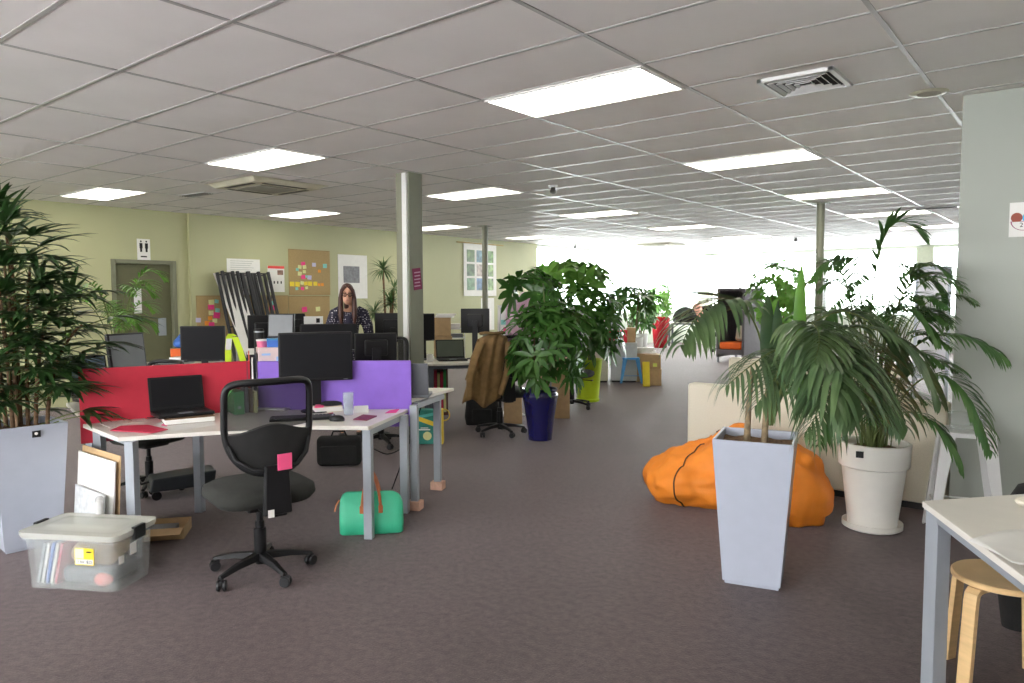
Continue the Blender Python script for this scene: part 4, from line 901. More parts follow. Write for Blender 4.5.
# ------------------------------------------------------------------ planters
def square_planter(lb, loc, rz, top=.43, bot=.31, h=.79, badge=None):
    t = thing('potted_palm', lb, 'potted plant', loc, rz); a, b_ = top / 2, bot / 2
    def sq(r, z): return [(-r, -r, z), (r, -r, z), (r, r, z), (-r, r, z)]
    MB().rings([sq(b_ - .01, 0), sq(b_ - .01, .018), sq(b_, .018), sq(a, h - .012), sq(a, h), sq(a - .014, h), sq(a - .018, h - .07)]).build('planter', GLOSSW, t, bevel=.004)
    f = MB(); n_ = 14; vs = []; fs = []
    for i in range(n_ + 1):
        for j in range(n_ + 1):
            x, y = (-1 + 2 * i / n_) * (a - .017), (-1 + 2 * j / n_) * (a - .017); vs.append((x, y, h - .045 + .014 * noise.noise(Vector((x * 18, y * 18, 0)))))
    for i in range(n_):
        for j in range(n_): k = i * (n_ + 1) + j; fs.append((k, k + n_ + 1, k + n_ + 2, k + 1))
    f.add(vs, fs).build('soil', SOIL, t, smooth=180)
    return t
kent = square_planter('tall white square planter with a drooping kentia palm, in front of the orange bean bags', (-1.400, 3.87, 0), .25, top=.405, bot=.295)
rhap = square_planter('tall white square planter with a dense dark fan palm at the left edge', (-5.20, 1.60, 0), 1.50, top=.40, bot=.31, h=.77)
b = MB().box(-.02, .025, -.004, 0, -.02, .02).build('badge', BLACK, rhap); b.location = (.02, -.214, .72); b.rotation_euler.x = .07
MB().lathe([(.009, 0), (.009, .002)], 12, (.0, -.006, .004), M=Rx(pi / 2)).build('badge_mark', CREAMPOT, b)
q = G(873, 530); wp = thing('potted_palm', 'round cream white pot with a feathery bamboo palm, right of the bean bags', 'potted plant', (q.x - .02, q.y + .06, 0), away(873))
MB().lathe([(.165, .0), (.185, .012), (.185, .045), (.178, .045), (.160, .02), (.155, .02)], 40).build('saucer', CREAMPOT, wp, smooth=35)
MB().lathe([(.140, .021), (.150, .025), (.196, .415), (.215, .425), (.222, .575), (.205, .578), (.198, .53)], 44).build('pot', CREAMPOT, wp, smooth=35)
MB().lathe([(.199, .52), (.12, .545), (.02, .55)], 28).build('soil', SOIL, wp, smooth=60)
MB().box(-.105, -.060, -.2225, -.211, .505, .545).build('badge', BLACK, wp)

def frame_of(d, up=Vector((0, 0, 1))):
    d = d.normalized(); s_ = d.cross(up)
    if s_.length < 1e-3: s_ = Vector((1, 0, 0))
    s_.normalize(); return d, s_, s_.cross(d).normalized()
def blade(mb, p, d, L, W, droop=.5, seg=5, fold=.25, nrm=None, shape=0):
    d, s_, u = frame_of(d, nrm or Vector((0, 0, 1))); p = Vector(p); o = len(mb.v); cur = p.copy(); dd = d.copy()
    for i in range(seg + 1):
        q = i / seg
        w = W * ((min(1, .35 + q * 3) * (1 - q ** 2.2) ** .8) if shape == 0 else (sin(pi * min(1, q * .92 + .06)) ** .75 if q < 1 else 0)) * .5
        nn_ = s_.cross(dd).normalized()
        mb.v += [tuple(cur + s_ * w + nn_ * w * fold), tuple(cur), tuple(cur - s_ * w + nn_ * w * fold)]
        if i:
            a = o + (i - 1) * 3
            mb.f += [[a, a + 1, a + 4, a + 3], [a + 1, a + 2, a + 5, a + 4]]; mb.m += [0, 0]
        dd = (dd + Vector((0, 0, -1)) * droop / seg * (.4 + 1.2 * q)).normalized(); cur = cur + dd * L / seg
def bez(pts, n_):
    pts = [Vector(p_) for p_ in pts]; out = []
    for i in range(n_ + 1):
        t_ = i / n_; q = pts
        while len(q) > 1: q = [a.lerp(b_, t_) for a, b_ in zip(q[:-1], q[1:])]
        out.append(q[0])
    return out
def frond(parent, pts, L, W, m, rnd, n_=24, start=.25, droop=.9, name='frond', rr=.006, sweep=.7, stem=STEM, ang=0):
    inv = Matrix.Rotation(-parent.rotation_euler.z, 4, 'Z') @ Matrix.Translation(-Vector(parent.location))
    pts = [inv @ Vector(p_) for p_ in pts]; rc = bez(pts, 30); mb = MB(); sb = MB()
    sb.tube(rc, [rr * (1 - .75 * i / 30) for i in range(31)], 6)
    for k in range(n_):
        t_ = start + (1 - start) * (k / (n_ - 1)) ** .9; i = min(29, int(t_ * 30)); fr = t_ * 30 - i; p_ = rc[i].lerp(rc[min(i + 1, 30)], fr); tan = (rc[min(i + 1, 30)] - rc[max(i - 1, 0)]).normalized()
        _, s_, u = frame_of(tan); prof = sin(pi * (.16 + .80 * (k / (n_ - 1)))) ** .7
        for sd in (-1, 1):
            d = tan * (sweep + .5 * (k / n_)) + s_ * sd * 1.0 + u * (.18 + rnd.uniform(-.1, .1)) + Vector([rnd.uniform(-.08, .08) for _ in range(3)])
            blade(mb, p_, d, L * prof * rnd.uniform(.9, 1.08), W * rnd.uniform(.85, 1.1), droop * rnd.uniform(.8, 1.2), seg=6)
    fo = mb.build(name, m, parent, smooth=180); sb.build('leaf_stalk', stem, fo, smooth=60); return fo
rn = random.Random(11)
def Pts(*a): return [P(*p_) for p_ in a]
# kentia palm: fronds rise from two short trunks and arch over
q0 = Vector((-1.425, 3.85, .75))
for x, y in ((.0, .02), (.09, .03)):
    MB().tube([(x - .05, y, .74), (x - .05, y, .80), (x - .045, y, .95), (x - .03, y, 1.15)], [.022, .018, .015, .011], 10).build('trunk', mat('palm_trunk', (.26, .19, .11), .8, var=.3, scale=30), kent, smooth=60)
KF = [(Pts((770, 425, 3.98), (768, 320, 3.9), (750, 275, 3.8), (700, 290, 3.6), (682, 345, 3.4)), .34, 22, 1.7, .034),
      (Pts((770, 425, 3.98), (778, 320, 3.8), (828, 300, 3.6), (885, 345, 3.4), (905, 425, 3.3)), .36, 26, 1.3, .034),
      (Pts((770, 425, 3.98), (772, 330, 3.7), (812, 312, 3.4), (850, 355, 3.2), (862, 410, 3.1)), .40, 26, 1.6, .034),
      (Pts((770, 425, 3.98), (778, 345, 3.8), (812, 330, 3.5), (785, 365, 3.35), (757, 405, 3.3)), .30, 18, 2.0, .022),
      (Pts((772, 425, 3.98), (790, 325, 3.7), (840, 325, 3.4), (842, 355, 3.2), (828, 400, 3.1)), .40, 26, 1.8, .030),
      (Pts((772, 425, 3.98), (790, 310, 3.95), (840, 285, 4.0), (875, 315, 3.9), (905, 365, 3.8)), .32, 24, 1.1, .032),
      (Pts((772, 425, 3.98), (782, 320, 3.8), (805, 305, 3.5), (830, 320, 3.4), (815, 360, 3.2)), .38, 24, 1.8, .032),
      (Pts((772, 425, 3.98), (790, 335, 3.8), (850, 330, 3.65), (838, 385, 3.55), (806, 432, 3.5)), .36, 20, 2.4, .020),
      (Pts((772, 425, 3.98), (800, 325, 3.9), (860, 295, 3.8), (915, 335, 3.7), (938, 400, 3.6)), .32, 24, 1.2, .030),
      (Pts((770, 425, 3.98), (780, 345, 3.8), (800, 335, 3.6), (765, 350, 3.4), (728, 385, 3.3)), .34, 18, 2.4, .018)]
for pts, L, n_, dr_, W_ in KF: frond(kent, pts, L, W_, KENTIA, rn, n_, .42, dr_, rr=.008)
# a young unopened fan leaf standing upright, wide and pleated
for (u, v, d_), (u2, v2, d2), wd in (((800, 400, 3.9), (802, 262, 3.9), .075), ((772, 400, 3.9), (768, 292, 3.8), .09), ((780, 400, 3.9), (778, 300, 3.8), .07)):
    inv = Matrix.Rotation(-kent.rotation_euler.z, 4, 'Z') @ Matrix.Translation(-Vector(kent.location)); a_, b_ = inv @ P(u, v, d_), inv @ P(u2, v2, d2)
    mb = MB(); blade(mb, a_, b_ - a_, (b_ - a_).length, wd, .08, 8, .5, nrm=inv.to_3x3() @ _fw, shape=1); mb.build('upright_leaflet', BRIGHTL if wd == .075 else KENTIA, kent, smooth=180)
mb = MB(); inv = Matrix.Rotation(-kent.rotation_euler.z, 4, 'Z') @ Matrix.Translation(-Vector(kent.location))
a_, b_ = inv @ P(738, 300, 3.75), inv @ P(680, 290, 3.4); blade(mb, a_, b_ - a_, (b_ - a_).length, .08, .05, 6, .3, shape=1); mb.build('broad_leaflet', KENTIA, kent, smooth=180)

# bamboo palm
base = Vector(wp.location)
BF = [(Pts((872, 450, 4.75), (866, 300, 4.75), (872, 205, 4.7), (900, 205, 4.6), (925, 240, 4.55)), .24, 20, .55),
      (Pts((878, 450, 4.75), (892, 330, 4.6), (930, 320, 4.5), (975, 335, 4.4), (1004, 358, 4.3)), .27, 24, 1.3),
      (Pts((878, 450, 4.75), (905, 370, 4.55), (940, 350, 4.4), (970, 380, 4.3), (990, 450, 4.2)), .28, 24, 1.2),
      (Pts((870, 450, 4.75), (855, 320, 4.7), (850, 245, 4.7), (828, 248, 4.65), (810, 280, 4.6)), .24, 18, .9),
      (Pts((880, 450, 4.75), (885, 330, 4.8), (900, 262, 4.8), (925, 262, 4.8), (945, 300, 4.7)), .24, 18, .9),
      (Pts((872, 450, 4.75), (868, 330, 4.6), (885, 290, 4.5), (915, 300, 4.4), (935, 340, 4.35)), .27, 22, 1.2),
      (Pts((870, 450, 4.75), (868, 340, 4.6), (850, 285, 4.5), (830, 300, 4.4), (812, 345, 4.4)), .27, 20, 1.2),
      (Pts((872, 450, 4.75), (880, 400, 4.5), (920, 400, 4.4), (948, 425, 4.3), (960, 470, 4.3)), .22, 18, 1.2),
      (Pts((870, 450, 4.75), (850, 400, 4.6), (838, 380, 4.5), (822, 400, 4.5), (818, 445, 4.4)), .22, 18, 1.1)]
for pts, L, n_, dr_ in BF: frond(wp, pts, L, .026, BAMBOO, rn, n_, .40, dr_, rr=.007)
for k in range(66):
    a = rn.uniform(0, 2 * pi); r = rn.uniform(.0, .10); z = rn.uniform(.75, 1.5) if k < 44 else rn.uniform(1.35, 1.75); L = rn.uniform(.25, .45)
    p0 = base + Vector((r * cos(a), r * sin(a), .52)); p1 = base + Vector((r * 1.6 * cos(a), r * 1.6 * sin(a), z)); p2 = p1 + Vector((cos(a) * L * .5, sin(a) * L * .5, .16)); p3 = p1 + Vector((cos(a) * L, sin(a) * L, -.02))
    frond(wp, [p0, p1, p2, p3], rn.uniform(.14, .19), .020, BAMBOO, rn, 12, .62, .8, rr=.005)

# rhapis: canes with hand shaped leaves
def fan(mb, p, d, L, W, n_, rnd, droop=.5):
    d, s_, u = frame_of(d)
    for k in range(n_):
        a = (-1 + 2 * k / (n_ - 1)) * 1.25; dd = d * cos(a) + s_ * sin(a) + u * rnd.uniform(-.05, .12)
        blade(mb, p, dd, L * (1 - .18 * abs(a)) * rnd.uniform(.88, 1.08), W, droop * rnd.uniform(.6, 1.3), seg=5, fold=.35)
rn = random.Random(3)
for k in range(10):
    a = rn.uniform(0, 2 * pi); r = rn.uniform(.03, .15); ox = .10; h = [1.28, .9, 1.15, .75, 1.0, 1.22, .62, 1.1, .85, 1.2][k]; tx, ty = r * cos(a), r * sin(a)
    top = Vector((tx * 2.6, ty * 2.6, .75 + h)); cn = bez([(tx, ty, .735), (tx * 1.2, ty * 1.2, .9 + h * .5), top], 10)
    MB().tube(cn, [.013 - .0005 * i for i in range(11)], 8).build('cane', CANE, rhap, smooth=60)
    for j in range(15):
        q = .08 + .92 * (j / 14); i = min(9, int(q * 10)); p0 = cn[i]; aa = a + j * 2.4 + rn.uniform(-.4, .4); el = rn.uniform(.15, .9) if j < 14 else 1.2
        L = rn.uniform(.16, .30); tip = p0 + Vector((cos(aa) * cos(el), sin(aa) * cos(el), sin(el))) * L
        mb = MB(); d = (tip - p0).normalized() + Vector((0, 0, -.25)); fan(mb, tip, d, rn.uniform(.27, .36), .042, rn.choice((7, 8, 9)), rn, rn.uniform(.4, .9))
        lf = mb.build('fan_leaf', RHAPIS, rhap, smooth=180); MB().tube(bez([p0, p0.lerp(tip, .5) + Vector((0, 0, .02)), tip], 5), .0035, 5).build('leaf_stalk', STEM, lf, smooth=60)

for k in range(18):
    a = -2.2 + k * .35 + rn.uniform(-.2, .2); z = rn.uniform(.80, 1.15); p0 = Vector((.10 * cos(a), .10 * sin(a), z)); tip = p0 + Vector((cos(a) * .16, sin(a) * .16, .07))
    mb = MB(); fan(mb, tip, (tip - p0).normalized() + Vector((0, 0, -.15)), rn.uniform(.26, .34), .040, 8, rn, rn.uniform(.6, 1.1))
    lf = mb.build('fan_leaf', RHAPIS, rhap, smooth=180); MB().tube([p0 * 1, p0.lerp(tip, .5), tip], .0035, 5).build('leaf_stalk', STEM, lf, smooth=60)

# ------------------------------------------------------------------ bean bags
def bean(lb, loc, rz, size, tip, seed):
    t = thing('bean_bag', lb, 'bean bag', loc, rz, 'orange bean bags'); vs = []; n_, m_ = 56, 36; mb = MB(); rs = []
    tipv = Vector(tip); sx, sy, sz = size; allp = []
    for i in range(m_ + 1):
        th = pi * (i + .05) / (m_ + .1) - pi / 2; ring = []
        for k in range(n_):
            a = 2 * pi * k / n_; d = Vector((cos(th) * cos(a), cos(th) * sin(a), sin(th)))
            p_ = Vector((d.x * sx, d.y * sy, d.z * sz)); w = max(0, d.dot(tipv.normalized())) ** 5
            p_ = p_ * (1 - .35 * w) + tipv * w * .95
            wr = noise.noise(p_ * 5 + Vector((seed, 0, 0))) * .055 + abs(noise.noise(p_ * 9 + Vector((0, seed, 0)))) * .050 + abs(noise.noise(Vector((a * 2.2, p_.length * 3, seed)))) * .035
            p_ += d * wr; p_.z += sz * .78
            if p_.z < .0: p_.x *= 1.03; p_.y *= 1.03; p_.z = .002 + .0 * p_.z
            ring.append(p_)
        rs.append(ring)
    mb.rings(rs).build('cover', ORANGEFAB, t, smooth=180)
    for q, (col, nm) in enumerate(((10, 'seam'), (38, 'seam'))):
        pts = [rs[i][col] + (rs[i][col] - Vector((0, 0, sz * .7))).normalized() * .003 for i in range(6, m_ - 1)]
        MB().tube(pts, .0055, 5).build(nm, SEAM, t, smooth=60)
    return t
q = G(700, 500); bean('orange bean bag slumped to the left of the white square planter', (q.x - .0, q.y + .0, 0), away(700), (.38, .34, .22), (.17, .02, .28), 2.0)
q = G(795, 515); bean('orange bean bag upright on the right, mostly behind the white square planter', (q.x - .06, q.y - .10, 0), away(790), (.30, .29, .27), (-.15, .10, .20), 7.0)

# ------------------------------------------------------------------ sofas
def sofa(lb, loc, rz, L, D=.72, H=.79, seat=.42, arm=False):
    t = thing('sofa', lb, 'sofa', loc, rz); legs = []
    MB().rbox((L / 2, .065, .05 + (H - .05) / 2), (L, .13, H - .05), .025).build('backrest', CREAMFAB, t, smooth=50)
    MB().rbox((L / 2, .13 + (D - .13) / 2, .05 + (seat - .16) / 2), (L - .004, D - .13, seat - .16), .02).build('seat_base', CREAMFAB, t, smooth=50)
    nC = 2
    for k in range(nC): MB().rbox((L * (k + .5) / nC, .135 + (D - .14) / 2, seat - .045), (L / nC - .01, D - .15, .12), .035).build('seat_cushion', CREAMFAB, t, smooth=60)
    MB().box(.04, L - .04, .03, D - .04, 0, .05).build('plinth', BLACKM, t)
    return t
q = G(697, 470); Ls = -.74 + 2.69
sofa('long cream fabric sofa seen from behind, beyond the bean bags', (-2.72, 5.83, 0), 0, 1.96)
q = G(708, 361, .80); t = sofa('cream sofa facing the viewer behind the long one, mostly hidden by palm leaves', (q.x + 1.9, q.y + .72, 0), pi, 1.9, H=.80)
q = G(748, 357.5, .45); t = thing('coffee_table', 'low dark round table with papers beyond the sofas', 'table', (q.x + .3, q.y + .35, 0))
MB().lathe([(.50, .42), (.51, .43), (.51, .445), (.50, .45)], 36).build('table_top', mat('dark_brown_laminate', (.07, .04, .03), .35), t, smooth=30)
MB().lathe([(.25, 0), (.25, .015), (.03, .03), (.03, .42)], 24).build('pedestal', BLACK, t, smooth=30)
for k, (dx_, dy_) in enumerate(((-.3, .05), (-.05, -.15), (.15, .12))):
    o = MB().obox((0, 0, .004), (.24, .18, .008), Rz(.5 * k)).build('paper_sheet', PAPER, loc=(q.x + .3 + dx_, q.y + .35 + dy_, .451)); tag(o, ['left', 'front', 'right'][k] + ' white paper on the low dark round table', 'paper', 'papers on the round table')

# ------------------------------------------------------------------ metal stools
def metal_stool(lb, loc, rz, h, top, base, m, name='metal_stool'):
    t = thing(name, lb, 'stool', loc, rz); a = top / 2; b_ = base / 2
    MB().rings([rrect(a, a, .04, h - .03), rrect(a, a, .04, h - .006), rrect(a - .008, a - .008, .035, h), rrect(a - .05, a - .05, .03, h - .006)]).build('seat', m, t, smooth=30)
    for sx in (-1, 1):
        for sy in (-1, 1):
            def q_(s_, w, z): return [(sx * (s_), sy * (s_), z), (sx * (s_ - w), sy * s_, z), (sx * (s_ - w), sy * (s_ - .012), z), (sx * (s_ - .012), sy * (s_ - .012), z), (sx * (s_ - .012), sy * (s_ - w), z), (sx * s_, sy * (s_ - w), z)]
            MB().rings([q_(b_, .035, .004), q_(a - .004, .075, h - .03)]).build('leg', m, t)
    f = MB(); zz = h * .30; r_ = b_ + (a - b_) * zz / h - .02
    for A, B in (((-r_, -r_), (r_, -r_)), ((r_, -r_), (r_, r_)), ((r_, r_), (-r_, r_)), ((-r_, r_), (-r_, -r_))):
        MB().tube([(A[0], A[1], zz), (B[0], B[1], zz)], .006, 6).build('stretcher', m, t)
    return t
q = P(966, 430, 4.62); metal_stool('tall white metal bar stool against the right wall behind the white table', (q.x, q.y, 0), away(963) + .12, .69, .30, .42, WHITEP)
t = thing('clear_container', 'clear plastic container standing on the white bar stool', 'container', (q.x, q.y + .02, .6915), away(963) + .1)
MB().rings([rrect(.09, .07, .02, .002), rrect(.10, .08, .02, .10), rrect(.105, .085, .02, .102)]).build('tub', CLEAR, t, smooth=40)
q = G(627, 383); metal_stool('small sky blue metal stool in front of the white cabinets', (q.x, q.y + .12, 0), away(627) + .1, .45, .30, .40, SKYBLUE)

# ------------------------------------------------------------------ white table, plywood stool
P0 = Vector((-.50, 3.22, 0)); e1 = Vector((.64, .77, 0)); e2 = Vector((.47, -.883, 0))
P1, P2 = P0 + e1 * 1.5, P0 + e2 * 1.5; P3 = P0 + e1 * 1.5 + e2 * 1.5
lg = [P0 + e1 * .05 + e2 * .06, P1 - e1 * .05 + e2 * .06, P3 - e1 * .05 - e2 * .06, P2 + e1 * .05 - e2 * .06]
tb, tc_ = make_desk('meeting_table', 'white table with grey metal legs at the right edge, in front of the bar stool', 'table', [(p_.x, p_.y) for p_ in (P0, P1, P3, P2)], .735, [(p_.x, p_.y) for p_ in lg], [(lg[0], lg[1]), (lg[1], lg[2]), (lg[2], lg[3]), (lg[3], lg[0])], ls=.062, rot=.88)
pp = [G(u, v, .735) for u, v in ((968, 541), (1030, 530), (1060, 575), (1010, 570))]
c = sum(pp, Vector()) / 4; mb = MB(); n_ = 10; vs = []; fs = []
for i in range(n_ + 1):
    for j in range(n_ + 1):
        a_ = pp[0].lerp(pp[1], i / n_).lerp(pp[3].lerp(pp[2], i / n_), j / n_) - c; vs.append((a_.x, a_.y, .012 * abs(sin(i / n_ * 3 + j * .25)) + .016 * (j / n_) ** 2))
for i in range(n_):
    for j in range(n_): k = i * (n_ + 1) + j; fs.append((k, k + n_ + 1, k + n_ + 2, k + 1))
o = mb.add(vs, fs).build('paper_sheet', PAPER, loc=(c.x, c.y, .737), smooth=180); tag(o, 'large curling white paper on the white table at the right edge', 'paper')
so = o.modifiers.new('thickness', 'SOLIDIFY'); so.thickness = .001
q = G(1030, 508, .735); o = MB().ball((0, 0, .02), (.05, .04, .02), 18, 10).build('tissue', CREAMFAB, loc=(q.x, q.y, .737), smooth=180); tag(o, 'small cream crumpled tissue at the rear of the white table', 'tissue')
q = P(1042, 520, 3.05); t = thing('backpack', 'black backpack with a blue and white mark, behind the white table at the right edge', 'backpack', (q.x, q.y + .35, 0), away(1040))
MB().rings([rrect(.15, .09, .05, .0 + .002), rrect(.17, .10, .06, .15), rrect(.165, .10, .06, .45), rrect(.15, .09, .06, .58), rrect(.11, .07, .05, .66), rrect(.05, .03, .025, .69)]).build('bag_body', FABBLK, t, smooth=60)
MB().obox((-.055, -.102, .50), (.035, .004, .045), Ry(.5)).build('mark', mat('sky_print', (.25, .6, .85), .5), t); MB().tube([(-.05, 0, .67), (-.03, 0, .72), (.03, 0, .72), (.05, 0, .67)], .009, 8).build('handle', BLACK, t, smooth=60)
q = G(990, 572, .44); t = thing('plywood_stool', 'round birch plywood stool with bent legs under the white table', 'stool', (q.x + .04, q.y, 0), away(985))
MB().lathe([(.165, .415), (.175, .42), (.175, .435), (.170, .44), (.02, .44)], 44).build('seat', WOODL, t, smooth=30)
for k in range(4):
    M = Rz(pi / 4 + k * pi / 2 + .2); pr = [(.06, .405), (.14, .405), (.160, .400), (.172, .388), (.178, .36), (.205, .003)]; out = []
    th = .022; rs = []
    for i, (x, z) in enumerate(pr):
        a_, b_ = pr[max(i - 1, 0)], pr[min(i + 1, 5)]; d = Vector((b_[0] - a_[0], 0, b_[1] - a_[1])).normalized(); nr = Vector((d.z, 0, -d.x))
        rs.append([M @ (Vector((x, s_ * .026, z)) + nr * (o_ - .5) * -th + Vector((0, 0, -.0))) for s_, o_ in ((-1, 0), (1, 0), (1, 1), (-1, 1))])
    MB().rings(rs).build('leg', WOODL, t, bevel=.002)

# ------------------------------------------------------------------ umbrella plants and pots
def crown(parent, c, r, n_, Lr, W, m, seed, droop=.6, leafn=(6, 8), stems=5, base_z=.5, name='foliage', shape=1):
    rnd = random.Random(seed); mb = MB()
    for k in range(n_):
        th = rnd.uniform(-.75, 1) ; a = rnd.uniform(0, 2 * pi); rad = rnd.uniform(.55, 1) ** .6
        d = Vector((cos(a) * sqrt(1 - th * th), sin(a) * sqrt(1 - th * th), th))
        p_ = Vector(c) + Vector((d.x * r[0], d.y * r[1], d.z * r[2])) * rad * (1 + .18 * noise.noise(d * 2.3 + Vector((seed, 0, 0))))
        ax = (d * .8 + Vector((0, 0, .45))).normalized(); _, s_, u = frame_of(ax); nl = rnd.randint(*leafn); L = rnd.uniform(*Lr); ph = rnd.uniform(0, 6)
        for j in range(nl):
            b_ = 2 * pi * j / nl + ph; dd = s_ * cos(b_) + u * sin(b_) + ax * .25
            blade(mb, p_ + dd * L * .12, dd, L * rnd.uniform(.85, 1.1), W * L, droop, seg=5, fold=.18, nrm=ax, shape=shape)
    mb.build(name, m, parent, smooth=180)
    for k in range(stems):
        a = 2 * pi * k / stems; MB().tube(bez([(.04 * cos(a), .04 * sin(a), base_z), (.08 * cos(a), .08 * sin(a), (base_z + c[2]) / 2), (c[0] + r[0] * .45 * cos(a), c[1] + r[1] * .45 * sin(a), c[2] + r[2] * .35)], 8), [.014 - .001 * i for i in range(9)], 8).build('stem', CANE if k % 2 else STEM, parent, smooth=60)
q = G(538, 441); t = thing('potted_plant', 'umbrella plant in a glossy cobalt blue pot beside the jacket chair', 'potted plant', (q.x - .03, q.y + .08, 0), away(538))
MB().lathe([(.115, 0), (.128, .006), (.128, .02), (.150, .22), (.178, .40), (.195, .475), (.193, .50), (.180, .515), (.180, .535), (.190, .545), (.188, .56), (.172, .556), (.165, .50)], 48).build('pot', BLUEPOT, t, smooth=50)
MB().lathe([(.166, .505), (.10, .525), (.01, .53)], 24).build('soil', SOIL, t, smooth=60)
inv = Matrix.Rotation(-t.rotation_euler.z, 4, 'Z') @ Matrix.Translation(-Vector(t.location))
crown(t, inv @ P(549, 345, 7.5), (.42, .36, .48), 84, (.14, .23), .27, SCHEF, 4, .7, base_z=.50)
crown(t, inv @ P(530, 288, 7.55), (.30, .28, .14), 13, (.18, .26), .36, SCHEF, 9, .8, stems=1, base_z=.52, name='upper_foliage')
q = G(585, 402); t = thing('potted_plant', 'long-leaved umbrella plant in a lime green pot behind the blue pot', 'potted plant', (q.x - .03, q.y + .12, 0), away(585))
MB().lathe([(.16, 0), (.17, .01), (.17, .04), (.16, .045), (.185, .35), (.21, .60), (.215, .62), (.20, .62), (.19, .56)], 40).build('pot', LIME, t, smooth=45)
MB().lathe([(.192, .57), (.01, .59)], 24).build('soil', SOIL, t, smooth=60)
inv = Matrix.Rotation(-t.rotation_euler.z, 4, 'Z') @ Matrix.Translation(-Vector(t.location))
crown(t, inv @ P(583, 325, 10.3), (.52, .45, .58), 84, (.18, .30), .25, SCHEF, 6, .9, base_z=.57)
crown(t, inv @ P(570, 280, 10.4), (.55, .35, .18), 24, (.22, .32), .34, BRIGHTL, 16, .7, stems=1, base_z=.58, name='sunlit_tint_foliage')  # top leaves coloured lighter to look sunlit
q = G(657, 348); t = thing('potted_plant', 'tall glossy red pot with a light green shrub near the windows', 'potted plant', (q.x, q.y + .2, 0), away(657))
MB().lathe([(.18, 0), (.19, .01), (.26, .70), (.275, .90), (.26, .91), (.25, .86)], 36).build('pot', REDPOT, t, smooth=45)
MB().lathe([(.25, .86), (.01, .88)], 20).build('soil', SOIL, t)
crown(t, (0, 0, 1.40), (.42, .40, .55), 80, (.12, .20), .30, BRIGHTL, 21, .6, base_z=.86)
q = G(640, 352); t = thing('potted_plant', 'white pot with a small leafy plant left of the tall red pot', 'potted plant', (q.x, q.y + .1, 0), 0)
MB().lathe([(.13, 0), (.17, .50), (.16, .50), (.155, .46)], 28).build('pot', WHITEP, t, smooth=45)
crown(t, (0, 0, .95), (.36, .36, .34), 36, (.16, .26), .34, SCHEF, 23, .7, base_z=.42)
q = P(622, 312, 12.9); t = thing('potted_plant', 'small umbrella plant on the cabinets behind the red crate', 'potted plant', (q.x - .25, q.y + .85, .0), 0)
MB().lathe([(.15, 0), (.19, .75), (.18, .75), (.17, .7)], 28).build('pot', WHITEP, t, smooth=45)
crown(t, (-.05, .0, 1.42), (.55, .4, .28), 26, (.18, .30), .28, SCHEF, 31, .8, base_z=.7)
q = P(778, 330, 9.8); t = thing('potted_plant', 'bushy light green plant between the booth and the thin column', 'potted plant', (q.x, q.y, 0), 0)
MB().lathe([(.16, 0), (.20, .5), (.19, .5), (.18, .46)], 28).build('pot', WHITEP, t, smooth=45)
crown(t, (0, 0, 1.55), (.36, .36, .46), 60, (.09, .16), .42, BRIGHTL, 41, .5, base_z=.45)
# dracaena behind the column, feathery palm by the door
q = P(388, 320, 10.0); t = thing('potted_plant', 'spiky dracaena with two leafy heads against the green wall, left of the thick column', 'potted plant', (q.x, q.y, 0), 0)
MB().lathe([(.15, 0), (.19, .4), (.18, .4), (.17, .36)], 28).build('pot', WHITEP, t, smooth=45)
rnd = random.Random(8); inv = Matrix.Translation(-Vector(t.location))
for (u, v, n_) in ((383, 270, 90), (391, 303, 110), (374, 313, 70), (394, 288, 40)):
    c = inv @ P(u, v, 10.0); MB().tube(bez([(0, 0, .36), (c.x * .4, c.y * .4, 1.0), c], 8), .014, 8).build('cane', CANE, t, smooth=60); mb = MB()
    for k in range(n_):
        a = rnd.uniform(0, 2 * pi); el = rnd.uniform(-.5, 1.2); blade(mb, c, Vector((cos(a) * cos(el), sin(a) * cos(el), sin(el))), rnd.uniform(.18, .30), .017, 1.0, seg=5)
    mb.build('leaf_rosette', DRAC, t, smooth=180)
q = P(118, 340, 8.7); t = thing('potted_palm', 'light green areca palm in front of the olive door', 'potted plant', (q.x, q.y, 0), 0)
MB().lathe([(.16, 0), (.20, .45), (.19, .45), (.18, .41)], 28).build('pot', WHITEP, t, smooth=45); MB().lathe([(.18, .42), (.01, .43)], 16).build('soil', SOIL, t)
rnd = random.Random(12); b0 = Vector(t.location)
for k in range(16):
    a = 2 * pi * k / 16 * 2.6; L = rnd.uniform(.35, .75); z = rnd.uniform(1.2, 1.95)
    frond(t, [b0 + Vector((0, 0, .42)), b0 + Vector((.1 * cos(a), .1 * sin(a), z)), b0 + Vector((L * .6 * cos(a), L * .6 * sin(a), z + .12)), b0 + Vector((L * cos(a), L * sin(a), z - .12))], .24, .03, BRIGHTL, rnd, 12, .5, .8, rr=.008)

